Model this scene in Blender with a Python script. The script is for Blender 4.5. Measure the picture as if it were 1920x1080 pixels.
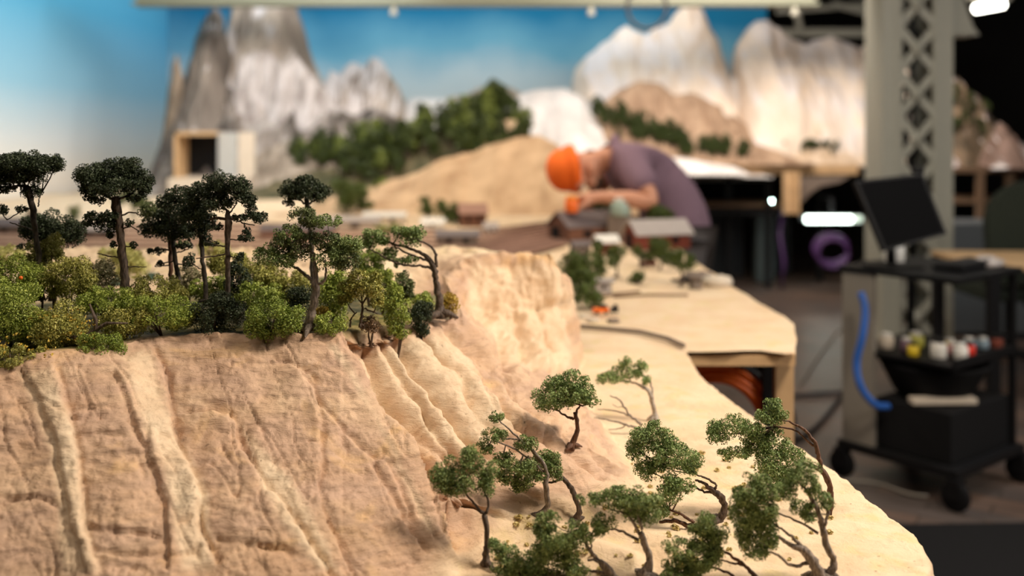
import bpy, bmesh, math, random
import numpy as np
from mathutils import Vector, Matrix
for o in list(bpy.data.objects): bpy.data.objects.remove(o)
SC = bpy.context.scene; COL = SC.collection
# ------------------------------------------------------------ camera, world, lights, exposure
F = 1920*35/36.0; H = 1.39; HY = 250.0
cd = bpy.data.cameras.new('camera'); cam = bpy.data.objects.new('camera', cd); COL.objects.link(cam)
cam.location = (0, 0, H); cam.rotation_euler = (math.pi/2, 0, 0)
cd.lens = 35; cd.sensor_width = 36; cd.shift_y = -(540-HY)/1920; cd.clip_start = .05
cd.dof.use_dof = True; cd.dof.focus_distance = 1.33; cd.dof.aperture_fstop = 2.3
SC.camera = cam
w = bpy.data.worlds.new('world'); SC.world = w; w.use_nodes = True
w.node_tree.nodes['Background'].inputs[0].default_value = (1.0, .86, .70, 1); w.node_tree.nodes['Background'].inputs[1].default_value = .16
SC.view_settings.view_transform = 'Standard'; SC.view_settings.look = 'None'; SC.view_settings.gamma = 1
SC.view_settings.use_curve_mapping = False; SC.view_settings.exposure = 0.0
def area(loc, target, sx, sy, power, col=(1, .85, .68)):
    l = bpy.data.lights.new('unseen_light_source', 'AREA'); l.shape = 'RECTANGLE'; l.size = sx; l.size_y = sy; l.energy = power; l.color = col  # one name for unseen ceiling lights and for added fills
    o = bpy.data.objects.new('unseen_light_source', l); COL.objects.link(o); o.location = loc
    o.rotation_euler = (Vector(target)-Vector(loc)).to_track_quat('-Z', 'Y').to_euler()
WARM = (1, .85, .68)
area((1.35, 1.2, 2.85), (-.1, 1.4, 1.0), .6, .4, 60, WARM)
area((-1.0, .9, 2.95), (-.4, 1.4, 1.0), .9, .9, 13, WARM)
area((-.6, 4.8, 2.95), (-.6, 4.9, .9), 2.4, 1.0, 62, WARM)
area((-1.6, 6.6, 2.95), (-1.6, 9.2, 1.4), 2.6, .6, 46, (1, .88, .78))
area((1.9, 6.9, 2.95), (1.9, 9.6, 1.6), 2.6, .6, 108, (1, .87, .76))
area((-.6, 9.6, 2.95), (-.3, 11.4, 1.6), 4.6, .3, 24, (.85, .95, 1))
area((-1.5, 6.4, 3.1), (-3.93, 7.4, 1.9), 3.6, .5, 72, (.88, .95, 1))  # added wash that evens out the side backdrop
area((4.6, 1.9, 2.5), (.6, 2.6, .7), .7, .7, 45, (1, .9, .8))  # added side fill for the coil under the table corner
area((1.9, 1.7, 1.6), (.5, 2.5, .7), .4, .4, 13, (1, .9, .8))  # added low fill in the aisle, brightens the orange coil
area((-2.4, 9.9, 3.1), (-3.93, 9.7, 1.8), 2.2, .4, 16, (.88, .95, 1))  # added past the beam to fill its shadow on the side backdrop
area((2.4, 3.6, 3.1), (2.0, 5.0, 0), 1.0, 1.0, 42, (.95, .93, .9))
# ------------------------------------------------------------ materials
def new_mat(name):
    m = bpy.data.materials.new(name); m.use_nodes = True
    n = m.node_tree.nodes; return m, n, m.node_tree.links, n['Principled BSDF']
def mat(name, col, rough=.6, metal=0, var=.12, scale=30, bump=.15, bscale=None, emit=None, spec=.4, trans=0):
    m, n, L, b = new_mat(name)
    b.inputs['Roughness'].default_value = rough; b.inputs['Metallic'].default_value = metal
    b.inputs['Specular IOR Level'].default_value = spec
    if trans: b.inputs['Transmission Weight'].default_value = trans
    tc = n.new('ShaderNodeTexCoord'); nz = n.new('ShaderNodeTexNoise'); nz.inputs['Scale'].default_value = scale; nz.inputs['Detail'].default_value = 4
    L.new(tc.outputs['Object'], nz.inputs['Vector'])
    mx = n.new('ShaderNodeMix'); mx.data_type = 'RGBA'
    mx.inputs[6].default_value = tuple(c*(1-var) for c in col)+(1,); mx.inputs[7].default_value = tuple(min(1, c*(1+var)) for c in col)+(1,)
    L.new(nz.outputs['Fac'], mx.inputs[0]); L.new(mx.outputs[2], b.inputs['Base Color'])
    if bump:
        bp = n.new('ShaderNodeBump'); bp.inputs['Strength'].default_value = bump; bp.inputs['Distance'].default_value = .002
        L.new(nz.outputs['Fac'], bp.inputs['Height']); L.new(bp.outputs[0], b.inputs['Normal'])
    if emit:
        b.inputs['Emission Color'].default_value = tuple(emit[:3])+(1,); b.inputs['Emission Strength'].default_value = emit[3]
    return m
def ramp(n, stops):
    r = n.new('ShaderNodeValToRGB'); e = r.color_ramp.elements
    while len(e) < len(stops): e.new(.5)
    for el, (p, c) in zip(e, stops): el.position = p; el.color = tuple(c)+(1,)
    return r
def leaf_mat(name, dark, light, tip=None, sc=160):
    m, n, L, b = new_mat(name)
    b.inputs['Roughness'].default_value = .5; b.inputs['Specular IOR Level'].default_value = .35
    tc = n.new('ShaderNodeTexCoord'); a = n.new('ShaderNodeTexNoise'); a.inputs['Scale'].default_value = sc; a.inputs['Detail'].default_value = 3; a.inputs['Roughness'].default_value = .7
    L.new(tc.outputs['Object'], a.inputs['Vector'])
    st = [(.30, dark), (.52, light)]
    if tip: st.append((.66, tip))
    r = ramp(n, st); L.new(a.outputs['Fac'], r.inputs[0]); L.new(r.outputs[0], b.inputs['Base Color'])
    return m
def bark_mat(name, a, c):
    m, n, L, b = new_mat(name); b.inputs['Roughness'].default_value = .7
    tc = n.new('ShaderNodeTexCoord'); mp = n.new('ShaderNodeMapping'); mp.inputs['Scale'].default_value = (1, 1, .3)
    nz = n.new('ShaderNodeTexNoise'); nz.inputs['Scale'].default_value = 420; nz.inputs['Detail'].default_value = 6
    L.new(tc.outputs['Object'], mp.inputs[0]); L.new(mp.outputs[0], nz.inputs['Vector'])
    r = ramp(n, [(.35, a), (.7, c)]); L.new(nz.outputs['Fac'], r.inputs[0]); L.new(r.outputs[0], b.inputs['Base Color'])
    bp = n.new('ShaderNodeBump'); bp.inputs['Strength'].default_value = .9; bp.inputs['Distance'].default_value = .0015
    L.new(nz.outputs['Fac'], bp.inputs['Height']); L.new(bp.outputs[0], b.inputs['Normal'])
    return m
def terrain_mat():
    m, n, L, b = new_mat('painted_plaster_rock'); b.inputs['Roughness'].default_value = .62; b.inputs['Specular IOR Level'].default_value = .25
    tc = n.new('ShaderNodeTexCoord')
    def noise(scale, det=5, vec=None, dist=0, rgh=.55):
        z = n.new('ShaderNodeTexNoise'); z.inputs['Scale'].default_value = scale; z.inputs['Detail'].default_value = det; z.inputs['Distortion'].default_value = dist; z.inputs['Roughness'].default_value = rgh
        L.new(vec or tc.outputs['Object'], z.inputs['Vector']); return z.outputs['Fac']
    def mix(f, a, c, mode='MIX'):
        x = n.new('ShaderNodeMix'); x.data_type = 'RGBA'; x.blend_type = mode
        for i, v in ((0, f), (6, a), (7, c)):
            if isinstance(v, (float, int)): x.inputs[i].default_value = v
            elif isinstance(v, tuple): x.inputs[i].default_value = v+(1,)
            else: L.new(v, x.inputs[i])
        return x.outputs[2]
    def rmp(f, a, c):
        r = ramp(n, [(a, (0, 0, 0)), (c, (1, 1, 1))]); L.new(f, r.inputs[0]); return r.outputs[0]
    def attr(nm):
        a = n.new('ShaderNodeAttribute'); a.attribute_name = nm; return a.outputs['Fac']
    mp = n.new('ShaderNodeMapping'); mp.inputs['Scale'].default_value = (.5, .5, 2.2); L.new(tc.outputs['Object'], mp.inputs[0])
    c = mix(rmp(noise(7, 6, dist=.6), .35, .65), (.63, .40, .255), (.74, .53, .36))
    c = mix(rmp(noise(16, 5, mp.outputs[0], .5), .42, .68), c, (.60, .405, .295))
    c = mix(rmp(noise(34, 6, mp.outputs[0], 1.), .5, .72), c, (.50, .335, .235))
    c = mix(rmp(noise(11, 5, dist=.8), .58, .72), c, (.76, .50, .27))
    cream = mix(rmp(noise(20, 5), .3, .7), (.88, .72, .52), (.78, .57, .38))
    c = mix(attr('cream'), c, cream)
    sand = mix(rmp(noise(9, 5), .35, .65), (.78, .57, .37), (.85, .68, .48))
    sand = mix(rmp(noise(22, 6), .54, .68), sand, (.76, .60, .34))
    c = mix(attr('flat'), c, sand)
    moss = mix(rmp(noise(60, 6), .4, .6), (.09, .10, .03), (.32, .26, .10))
    c = mix(attr('moss'), c, moss)
    c = mix(rmp(noise(130, 6), .66, .76), c, (.33, .21, .13))
    L.new(c, b.inputs['Base Color'])
    bp = n.new('ShaderNodeBump'); bp.inputs['Strength'].default_value = .8; bp.inputs['Distance'].default_value = .0045
    L.new(noise(70, 8, mp.outputs[0], .6, .68), bp.inputs['Height'])
    bq = n.new('ShaderNodeBump'); bq.inputs['Strength'].default_value = .35; bq.inputs['Distance'].default_value = .002
    L.new(noise(300, 4), bq.inputs['Height']); L.new(bp.outputs[0], bq.inputs['Normal']); L.new(bq.outputs[0], b.inputs['Normal'])
    return m
def rock_mat(name, a, c, snow=None, lo=.55, hi=.75, sc=3.0, mottle=None):
    """two rock paints mixed by noise, white paint where the surface faces up"""
    m, n, L, b = new_mat(name); b.inputs['Roughness'].default_value = .75
    tc = n.new('ShaderNodeTexCoord'); nz = n.new('ShaderNodeTexNoise'); nz.inputs['Scale'].default_value = sc; nz.inputs['Detail'].default_value = 8
    mp = n.new('ShaderNodeMapping'); mp.inputs['Scale'].default_value = (1.6, 1.6, .6); L.new(tc.outputs['Object'], mp.inputs[0]); L.new(mp.outputs[0], nz.inputs['Vector'])
    st = [(.35, a), (.62, c)]
    if mottle: st.append((.70, mottle))
    r = ramp(n, st); L.new(nz.outputs['Fac'], r.inputs[0]); out = r.outputs[0]
    if snow:
        g = n.new('ShaderNodeNewGeometry'); sp = n.new('ShaderNodeSeparateXYZ'); L.new(g.outputs['Normal'], sp.inputs[0])
        ad = n.new('ShaderNodeMath'); ad.operation = 'ADD'; n2 = n.new('ShaderNodeTexNoise'); n2.inputs['Scale'].default_value = sc*1.5; L.new(tc.outputs['Object'], n2.inputs['Vector'])
        mu = n.new('ShaderNodeMath'); mu.operation = 'MULTIPLY_ADD'; L.new(n2.outputs['Fac'], mu.inputs[0]); mu.inputs[1].default_value = 1.0; mu.inputs[2].default_value = -.5
        L.new(sp.outputs['Z'], ad.inputs[0]); L.new(mu.outputs[0], ad.inputs[1])
        rr = ramp(n, [(lo, (0, 0, 0)), (hi, (1, 1, 1))]); L.new(ad.outputs[0], rr.inputs[0])
        x = n.new('ShaderNodeMix'); x.data_type = 'RGBA'; L.new(rr.outputs[0], x.inputs[0]); L.new(out, x.inputs[6]); x.inputs[7].default_value = tuple(snow)+(1,); out = x.outputs[2]
    L.new(out, b.inputs['Base Color'])
    bp = n.new('ShaderNodeBump'); bp.inputs['Strength'].default_value = .6; bp.inputs['Distance'].default_value = .03
    L.new(nz.outputs['Fac'], bp.inputs['Height']); L.new(bp.outputs[0], b.inputs['Normal'])
    return m
def sky_mat(name, stops, z0, z1, cloud=.35):
    """painted backdrop: blue paint fading to pale paint towards the foot"""
    m, n, L, b = new_mat(name); b.inputs['Roughness'].default_value = .9; b.inputs['Specular IOR Level'].default_value = .1
    tc = n.new('ShaderNodeTexCoord'); sp = n.new('ShaderNodeSeparateXYZ'); L.new(tc.outputs['Object'], sp.inputs[0])
    nz = n.new('ShaderNodeTexNoise'); nz.inputs['Scale'].default_value = .9; nz.inputs['Detail'].default_value = 3; L.new(tc.outputs['Object'], nz.inputs['Vector'])
    mr = n.new('ShaderNodeMapRange'); mr.inputs['From Min'].default_value = z0; mr.inputs['From Max'].default_value = z1; L.new(sp.outputs['Z'], mr.inputs[0])
    mu = n.new('ShaderNodeMath'); mu.operation = 'MULTIPLY_ADD'; L.new(nz.outputs['Fac'], mu.inputs[0]); mu.inputs[1].default_value = cloud; mu.inputs[2].default_value = -cloud/2
    ad = n.new('ShaderNodeMath'); ad.operation = 'ADD'; L.new(mr.outputs[0], ad.inputs[0]); L.new(mu.outputs[0], ad.inputs[1])
    r = ramp(n, stops); L.new(ad.outputs[0], r.inputs[0]); L.new(r.outputs[0], b.inputs['Base Color'])
    return m
def plank_mat(name, a, c):
    m, n, L, b = new_mat(name); b.inputs['Roughness'].default_value = .38
    tc = n.new('ShaderNodeTexCoord'); mp = n.new('ShaderNodeMapping'); mp.inputs['Rotation'].default_value = (0, 0, .6); L.new(tc.outputs['Object'], mp.inputs[0])
    br = n.new('ShaderNodeTexBrick'); br.inputs['Scale'].default_value = 2.2; br.inputs['Mortar Size'].default_value = .006; br.inputs['Brick Width'].default_value = .9; br.inputs['Row Height'].default_value = .2
    br.inputs['Color1'].default_value = tuple(a)+(1,); br.inputs['Color2'].default_value = tuple(c)+(1,); br.inputs['Mortar'].default_value = (.03, .025, .02, 1)
    L.new(mp.outputs[0], br.inputs['Vector']); nz = n.new('ShaderNodeTexNoise'); nz.inputs['Scale'].default_value = 2.5; nz.inputs['Detail'].default_value = 5; L.new(tc.outputs['Object'], nz.inputs['Vector'])
    x = n.new('ShaderNodeMix'); x.data_type = 'RGBA'; x.blend_type = 'MULTIPLY'; x.inputs[0].default_value = .6
    r = ramp(n, [(.3, (.5, .5, .5)), (.7, (1.3, 1.3, 1.3))]); L.new(nz.outputs['Fac'], r.inputs[0]); L.new(br.outputs[0], x.inputs[6]); L.new(r.outputs[0], x.inputs[7]); L.new(x.outputs[2], b.inputs['Base Color'])
    return m
M = {}
M['rock'] = terrain_mat()
M['dark_leaf'] = leaf_mat('blackish_green_foliage', (0.013, 0.022, 0.011), (0.044, 0.065, 0.030), (0.094, 0.119, 0.062))
M['pine_leaf'] = leaf_mat('dark_green_foliage', (.035, .055, .02), (.14, .18, .065), (.28, .31, .13))
M['leaf'] = leaf_mat('mid_green_foliage', (.07, .11, .034), (.26, .37, .125), (.48, .56, .25))
M['tree_leaf'] = leaf_mat('deep_green_foliage', (.06, .092, .028), (.23, .32, .10), (.44, .51, .21))
M['moss_leaf'] = leaf_mat('moss_green_foliage', (0.102, 0.154, 0.024), (0.326, 0.408, 0.072), (0.612, 0.673, 0.163))
M['lime_leaf'] = leaf_mat('bright_moss_foliage', (.07, .11, .015), (.24, .32, .05), (.42, .50, .12))
M['olive_leaf'] = leaf_mat('olive_foliage', (0.134, 0.143, 0.030), (0.403, 0.403, 0.101), (0.773, 0.706, 0.218))
M['pale_leaf'] = leaf_mat('pale_yellow_green_foliage', (0.216, 0.228, 0.060), (0.504, 0.504, 0.168), (0.720, 0.696, 0.300))
M['yellow_leaf'] = leaf_mat('ochre_yellow_foliage', (.30, .20, .02), (.60, .42, .06), (.75, .58, .15))
M['tuft_leaf'] = leaf_mat('straw_yellow_foliage', (.45, .34, .10), (.66, .53, .22), (.8, .68, .35))
M['mid_leaf'] = leaf_mat('mid_layout_foliage', (.025, .042, .01), (.10, .14, .03), None, 60)
M['brown_leaf'] = leaf_mat('brown_twiggy_foliage', (0.072, 0.042, 0.024), (0.204, 0.132, 0.072), (0.360, 0.240, 0.144))
M['sage_leaf'] = leaf_mat('sage_grey_foliage', (0.132, 0.132, 0.060), (0.360, 0.336, 0.180), (0.600, 0.540, 0.360))
M['teal_leaf'] = leaf_mat('teal_foliage', (0.060, 0.120, 0.084), (0.144, 0.240, 0.180))
M['far_leaf'] = leaf_mat('far_forest_foliage', (0.014, 0.026, 0.007), (0.060, 0.084, 0.018), None, 12)
M['far_lime'] = leaf_mat('far_bright_foliage', (.05, .08, .015), (.16, .20, .04), None, 25)
M['bark'] = bark_mat('dark_brown_bark', (.035, .022, .015), (.16, .11, .08))
M['bark_red'] = bark_mat('reddish_bark', (.055, .022, .012), (.19, .09, .05))
M['bark_grey'] = bark_mat('grey_brown_bark', (.09, .07, .055), (.36, .29, .24))
M['bark_pale'] = bark_mat('pale_grey_bark', (.22, .18, .15), (.55, .49, .42))
M['bark_black'] = bark_mat('blackish_bark', (.012, .010, .008), (.09, .065, .045))
M['sand'] = mat('sand_scatter', (.74, .53, .31), .85, var=.16, scale=9, bump=.3)
M['wood'] = mat('plywood', (.55, .36, .19), .55, var=.2, scale=14)
M['wood_dark'] = mat('brown_board', (.20, .12, .07), .6, var=.2, scale=14)
M['black'] = mat('black_plastic', (.008, .008, .009), .5, spec=.2)
M['black_matt'] = mat('black_rubber', (.007, .007, .008), .85, spec=.2)
M['dark_metal'] = mat('dark_metal', (.03, .03, .033), .45, .5)
M['greige'] = mat('grey_painted_panel', (.27, .245, .21), .5, var=.04)
M['column'] = mat('grey_green_paint', (.42, .41, .34), .5, var=.08)
M['beam'] = mat('pale_green_paint', (.17, .18, .125), .5, var=.08)
M['dark_wall'] = mat('dark_wall_paint', (.012, .010, .009), .9)
M['grey_wall'] = mat('charcoal_board', (.035, .042, .05), .8)
M['ceil'] = mat('dull_grey_ceiling_paint', (.10, .095, .08), .9)
M['white'] = mat('white_paint', (.75, .73, .68), .5)
M['cloth'] = mat('mauve_cotton', (.20, .125, .165), .9, var=.15, scale=60)
M['trouser'] = mat('dark_denim', (.10, .09, .09), .9)
M['skin'] = mat('skin', (.56, .27, .17), .5, var=.06, scale=40)
M['beanie'] = mat('orange_knit', (.85, .15, .012), .85, var=.15, scale=120, bump=.6)
M['hair'] = mat('dark_brown_hair', (.05, .025, .015), .7)
M['orange'] = mat('orange_plastic', (.85, .16, .015), .4)
M['orange2'] = mat('amber_plastic', (.85, .27, .02), .4)
M['blue'] = mat('blue_plastic', (.03, .12, .45), .4)
M['purple'] = mat('purple_plastic', (.075, .03, .12), .45)
M['red'] = mat('dark_red_boards', (.17, .035, .018), .8)
M['rust'] = mat('rust_brown_boards', (.16, .07, .04), .8)
M['roof'] = mat('weathered_grey_roof', (.14, .115, .115), .6)
M['roof_light'] = mat('light_grey_roof', (.38, .34, .32), .6)
M['stone'] = mat('grey_brown_boards', (.20, .155, .125), .8)
M['ballast'] = mat('beige_ballast', (.56, .38, .26), .9, var=.2, scale=20)
M['pink'] = mat('pinkish_ballast', (.33, .19, .14), .9, var=.2, scale=40)
M['rail'] = mat('brown_rail', (.15, .08, .055), .5, .4)
M['sleeper'] = mat('brown_sleeper', (.15, .085, .055), .8)
M['cream'] = mat('cream_plaster', (.62, .54, .44), .8)
M['glass_green'] = mat('pale_green_glass', (.45, .58, .5), .2, trans=.3)
M['floor'] = plank_mat('worn_floor_planks', (.16, .105, .08), (.10, .082, .075))
M['lamp'] = mat('lit_lamp_tube', (1, 1, 1), .5, emit=(.86, 1, .9, 9))
M['lamp_warm'] = mat('lit_lamp_diffuser', (1, 1, 1), .5, emit=(1, .97, .85, 12))
M['led'] = mat('lit_small_lamp', (1, 1, 1), .5, emit=(.7, 1, .9, 60))
# ------------------------------------------------------------ helpers
def P(px, py, D): return Vector(((px-960)*D/F, D, H-(py-HY)*D/F))
def tag(o, label=None, cat=None, group=None, kind=None):
    if label: o['label'] = label
    if cat: o['category'] = cat
    if group: o['group'] = group
    if kind: o['kind'] = kind
    return o
def thing(name, label, cat, loc=(0, 0, 0), rz=0, group=None):
    o = bpy.data.objects.new(name, None); COL.objects.link(o); o.location = loc; o.rotation_euler = (0, 0, rz); o.empty_display_size = .05
    return tag(o, label, cat, group)
def copy_tree(o, parent=None):
    c = o.copy(); COL.objects.link(c); c.parent = parent
    for ch in o.children: copy_tree(ch, c)
    return c
def mesh_np(name, V, Fc, m, parent=None, smooth=False, origin=None):
    """V (n,3), Fc (k,3|4) numpy"""
    V = np.asarray(V, dtype=np.float32); Fc = np.asarray(Fc, dtype=np.int32); k = Fc.shape[1]
    if origin is not None: V = V-np.array(origin, dtype=np.float32)
    me = bpy.data.meshes.new(name); me.vertices.add(len(V)); me.vertices.foreach_set('co', V.ravel())
    me.loops.add(Fc.size); me.loops.foreach_set('vertex_index', Fc.ravel())
    me.polygons.add(len(Fc)); me.polygons.foreach_set('loop_start', np.arange(len(Fc), dtype=np.int32)*k)
    me.update(calc_edges=True); me.materials.append(m)
    if smooth: me.polygons.foreach_set('use_smooth', np.ones(len(Fc), dtype=bool))
    o = bpy.data.objects.new(name, me); COL.objects.link(o)
    if parent: o.parent = parent
    elif origin is not None: o.location = origin
    return o
class MB:
    def __init__(s): s.v = []; s.f = []; s.sm = []
    def add(s, vs, fs, sm=False):
        n = len(s.v); s.v += [tuple(v) for v in vs]; s.f += [[n+i for i in f] for f in fs]; s.sm += [sm]*len(fs); return s
    def box(s, c, d, rz=0, bev=0, rx=0, ry=0):
        hx, hy, hz = [k/2 for k in d]; R = Matrix.Rotation(rz, 3, 'Z') @ Matrix.Rotation(ry, 3, 'Y') @ Matrix.Rotation(rx, 3, 'X'); c = Vector(c)
        if not bev:
            vs = [R@Vector((x, y, z))+c for x in (-hx, hx) for y in (-hy, hy) for z in (-hz, hz)]
            return s.add(vs, [(0, 1, 3, 2), (4, 6, 7, 5), (0, 4, 5, 1), (2, 3, 7, 6), (0, 2, 6, 4), (1, 5, 7, 3)])
        bm = bmesh.new(); bmesh.ops.create_cube(bm, size=1)
        for v in bm.verts: v.co = Vector((v.co.x*d[0], v.co.y*d[1], v.co.z*d[2]))
        bmesh.ops.bevel(bm, geom=list(bm.edges), offset=bev, segments=2, affect='EDGES', profile=.6)
        s.add([R@v.co+c for v in bm.verts], [[v.index for v in f.verts] for f in bm.faces]); bm.free(); return s
    def tube(s, pts, rad, n=8, cap=True, jit=0, rng=None):
        pts = [Vector(p) for p in pts]; m = len(pts)
        if not hasattr(rad, '__len__'): rad = [rad]*m
        vs = []; prev = None
        for i, p in enumerate(pts):
            t = (pts[min(i+1, m-1)]-pts[max(i-1, 0)]).normalized()
            if prev is None: a = t.orthogonal().normalized()
            else:
                a = (prev-t*prev.dot(t)); a = a.normalized() if a.length > 1e-6 else t.orthogonal().normalized()
            prev = a; b = t.cross(a)
            for k in range(n):
                an = 2*math.pi*k/n; r = rad[i]*(1+(rng.uniform(-jit, jit) if jit else 0)); vs.append(p+(a*math.cos(an)+b*math.sin(an))*r)
        fs = [(i*n+k, i*n+(k+1) % n, (i+1)*n+(k+1) % n, (i+1)*n+k) for i in range(m-1) for k in range(n)]
        if cap: fs += [tuple(range(n))[::-1], tuple((m-1)*n+k for k in range(n))]
        return s.add(vs, fs, True)
    def lathe(s, prof, c=(0, 0, 0), n=24, R=None):
        c = Vector(c); vs = []
        for r, z in prof:
            for k in range(n):
                v = Vector((r*math.cos(2*math.pi*k/n), r*math.sin(2*math.pi*k/n), z)); vs.append((R@v if R else v)+c)
        m = len(prof); fs = [(i*n+k, i*n+(k+1) % n, (i+1)*n+(k+1) % n, (i+1)*n+k) for i in range(m-1) for k in range(n)]
        fs += [tuple(range(n))[::-1], tuple((m-1)*n+k for k in range(n))]
        return s.add(vs, fs, True)
    def prism(s, poly, y0, y1, fn=None):
        """poly in (x,z), extruded along y"""
        n = len(poly); vs = [Vector((x, y0, z)) for x, z in poly]+[Vector((x, y1, z)) for x, z in poly]
        if fn: vs = [fn(v) for v in vs]
        return s.add(vs, [tuple(range(n)), tuple(range(n, 2*n))[::-1]]+[(i, i+n, (i+1) % n+n, (i+1) % n) for i in range(n)])
    def ball(s, c, r, n=12, R=None):
        r = r if hasattr(r, '__len__') else (r, r, r); c = Vector(c); vs = []; fs = []; m = max(6, n//2+2)
        for i in range(1, m):
            for k in range(n):
                a = math.pi*i/m; b = 2*math.pi*k/n; v = Vector((r[0]*math.sin(a)*math.cos(b), r[1]*math.sin(a)*math.sin(b), r[2]*math.cos(a))); vs.append((R@v if R else v)+c)
        for i in range(m-2):
            for k in range(n): fs.append((i*n+k, (i+1)*n+k, (i+1)*n+(k+1) % n, i*n+(k+1) % n))
        fs += [tuple(range(n)), tuple((m-2)*n+k for k in range(n))[::-1]]
        return s.add(vs, fs, True)
    def build(s, name, m, parent=None, origin=None):
        me = bpy.data.meshes.new(name)
        off = Vector(origin) if origin is not None else Vector((0, 0, 0))
        me.from_pydata([Vector(v)-off for v in s.v], [], s.f); me.materials.append(m)
        me.polygons.foreach_set('use_smooth', s.sm); me.validate(); me.update()
        bm = bmesh.new(); bm.from_mesh(me); bmesh.ops.recalc_face_normals(bm, faces=bm.faces); bm.to_mesh(me); bm.free()
        o = bpy.data.objects.new(name, me); COL.objects.link(o)
        if parent: o.parent = parent
        elif origin is not None: o.location = off
        return o
def smooth_path(pts, sub=4):
    """Catmull-Rom through tuples of any length"""
    pts = [np.array(p, float) for p in pts]
    if len(pts) < 3: return [tuple(pts[0]+(pts[1]-pts[0])*k/sub) for k in range(sub+1)]
    q = [2*pts[0]-pts[1]]+pts+[2*pts[-1]-pts[-2]]; out = []
    for i in range(1, len(q)-2):
        for k in range(sub):
            t = k/sub; out.append(tuple(.5*((2*q[i])+(q[i+1]-q[i-1])*t+(2*q[i-1]-5*q[i]+4*q[i+1]-q[i+2])*t*t+(3*q[i]-q[i-1]-3*q[i+1]+q[i+2])*t**3)))
    out.append(tuple(pts[-1])); return out
NR = np.random.RandomState(7); LAT = NR.rand(256, 256)
def vnoise(x, y):
    xi = np.floor(x).astype(int); yi = np.floor(y).astype(int); fx = x-xi; fy = y-yi; fx = fx*fx*(3-2*fx); fy = fy*fy*(3-2*fy)
    g = lambda a, b: LAT[a % 256, b % 256]
    return (g(xi, yi)*(1-fx)+g(xi+1, yi)*fx)*(1-fy)+(g(xi, yi+1)*(1-fx)+g(xi+1, yi+1)*fx)*fy-.5
def fbm(x, y, o=4, g=.5):
    s = 0; a = 1
    for i in range(o): s = s+a*vnoise(x*2**i+17*i, y*2**i+5*i); a *= g
    return s
def sstep(a, b, x):
    t = np.clip((x-a)/(b-a), 0, 1); return t*t*(3-2*t)
# ------------------------------------------------------------ room
def struct(mb, name, m): return tag(mb.build(name, m), kind='structure')
struct(MB().box((0, 7.5, -.05), (14, 19, .1)), 'floor', M['floor'])
struct(MB().box((0, 7.5, 3.25), (14, 19, .1)), 'ceiling', M['ceil'])
struct(MB().box((-4.05, 7.5, 1.6), (.1, 19, 3.2)), 'wall_left', M['dark_wall'])
struct(MB().box((7.0, 7.5, 1.6), (.1, 19, 3.2)), 'wall_right', M['dark_wall'])
struct(MB().box((0, 16.8, 1.6), (14, .1, 3.2)), 'wall_back', M['dark_wall'])
struct(MB().box((0, -2.0, 1.6), (14, .1, 3.2)), 'wall_front', M['dark_wall'])
SKY = [(0, (.80, .84, .82)), (.30, (.55, .72, .78)), (.62, (.10, .36, .56)), (1, (.02, .20, .42))]
o = MB().box((-.505, 11.33, 1.85), (6.80, .04, 2.0)).build('sky_backdrop', sky_mat('painted_sky_back', [(0, (.76, .80, .78)), (.30, (.56, .70, .76)), (.55, (.16, .42, .58)), (.85, (.015, .19, .38))], 1.62, 2.95, .5))
tag(o, 'painted sky backdrop behind the model mountains, deep blue fading to white', 'backdrop')
o = MB().box((-3.93, 7.0, 1.80), (.04, 8.68, 2.1)).build('sky_backdrop', sky_mat('painted_sky_side', [(0, (.86, .80, .70)), (.22, (.66, .72, .74)), (.5, (.30, .56, .72)), (.95, (.10, .42, .66))], 1.0, 2.62, .05))
tag(o, 'pale blue painted sky backdrop along the left side wall', 'backdrop')
# ------------------------------------------------------------ near terrain (plaster cliffs)
def poly_near(X, Y, pts, closed=False, nattr=1):
    """nearest distance from (X,Y) to polyline, attributes interpolated there, and signed side"""
    best = np.full(X.shape, 1e9); at = [np.zeros(X.shape) for _ in range(nattr)]; side = np.zeros(X.shape); along = np.zeros(X.shape)
    m = len(pts); L = 0
    for i in range(m if closed else m-1):
        a = pts[i]; b = pts[(i+1) % m]; dx, dy = b[0]-a[0], b[1]-a[1]; l2 = dx*dx+dy*dy+1e-12
        t = np.clip(((X-a[0])*dx+(Y-a[1])*dy)/l2, 0, 1); d = np.hypot(X-a[0]-t*dx, Y-a[1]-t*dy); k = d < best
        best = np.where(k, d, best); side = np.where(k, np.sign((X-a[0])*dy-(Y-a[1])*dx), side); along = np.where(k, L+t*math.sqrt(l2), along)
        for j in range(nattr): at[j] = np.where(k, a[2+j]+(b[2+j]-a[2+j])*t, at[j])
        L += math.sqrt(l2)
    return best, at, side, along
def inside(X, Y, pts):
    r = np.zeros(X.shape, bool); n = len(pts)
    for i in range(n):
        x1, y1 = pts[i][:2]; x2, y2 = pts[(i+1) % n][:2]
        c = ((y1 > Y) != (y2 > Y)); r ^= c & (X < (x2-x1)*(Y-y1)/((y2-y1) if y2 != y1 else 1e-9)+x1)
    return r
def W(px, py, D, *a): v = P(px, py, D); return (v.x, v.y, v.z)+a
ZB = .88
def Wb(px, py, z=ZB, *a): D = (H-z)*F/(py-HY); return ((px-960)*D/F, D, z)+a
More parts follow.
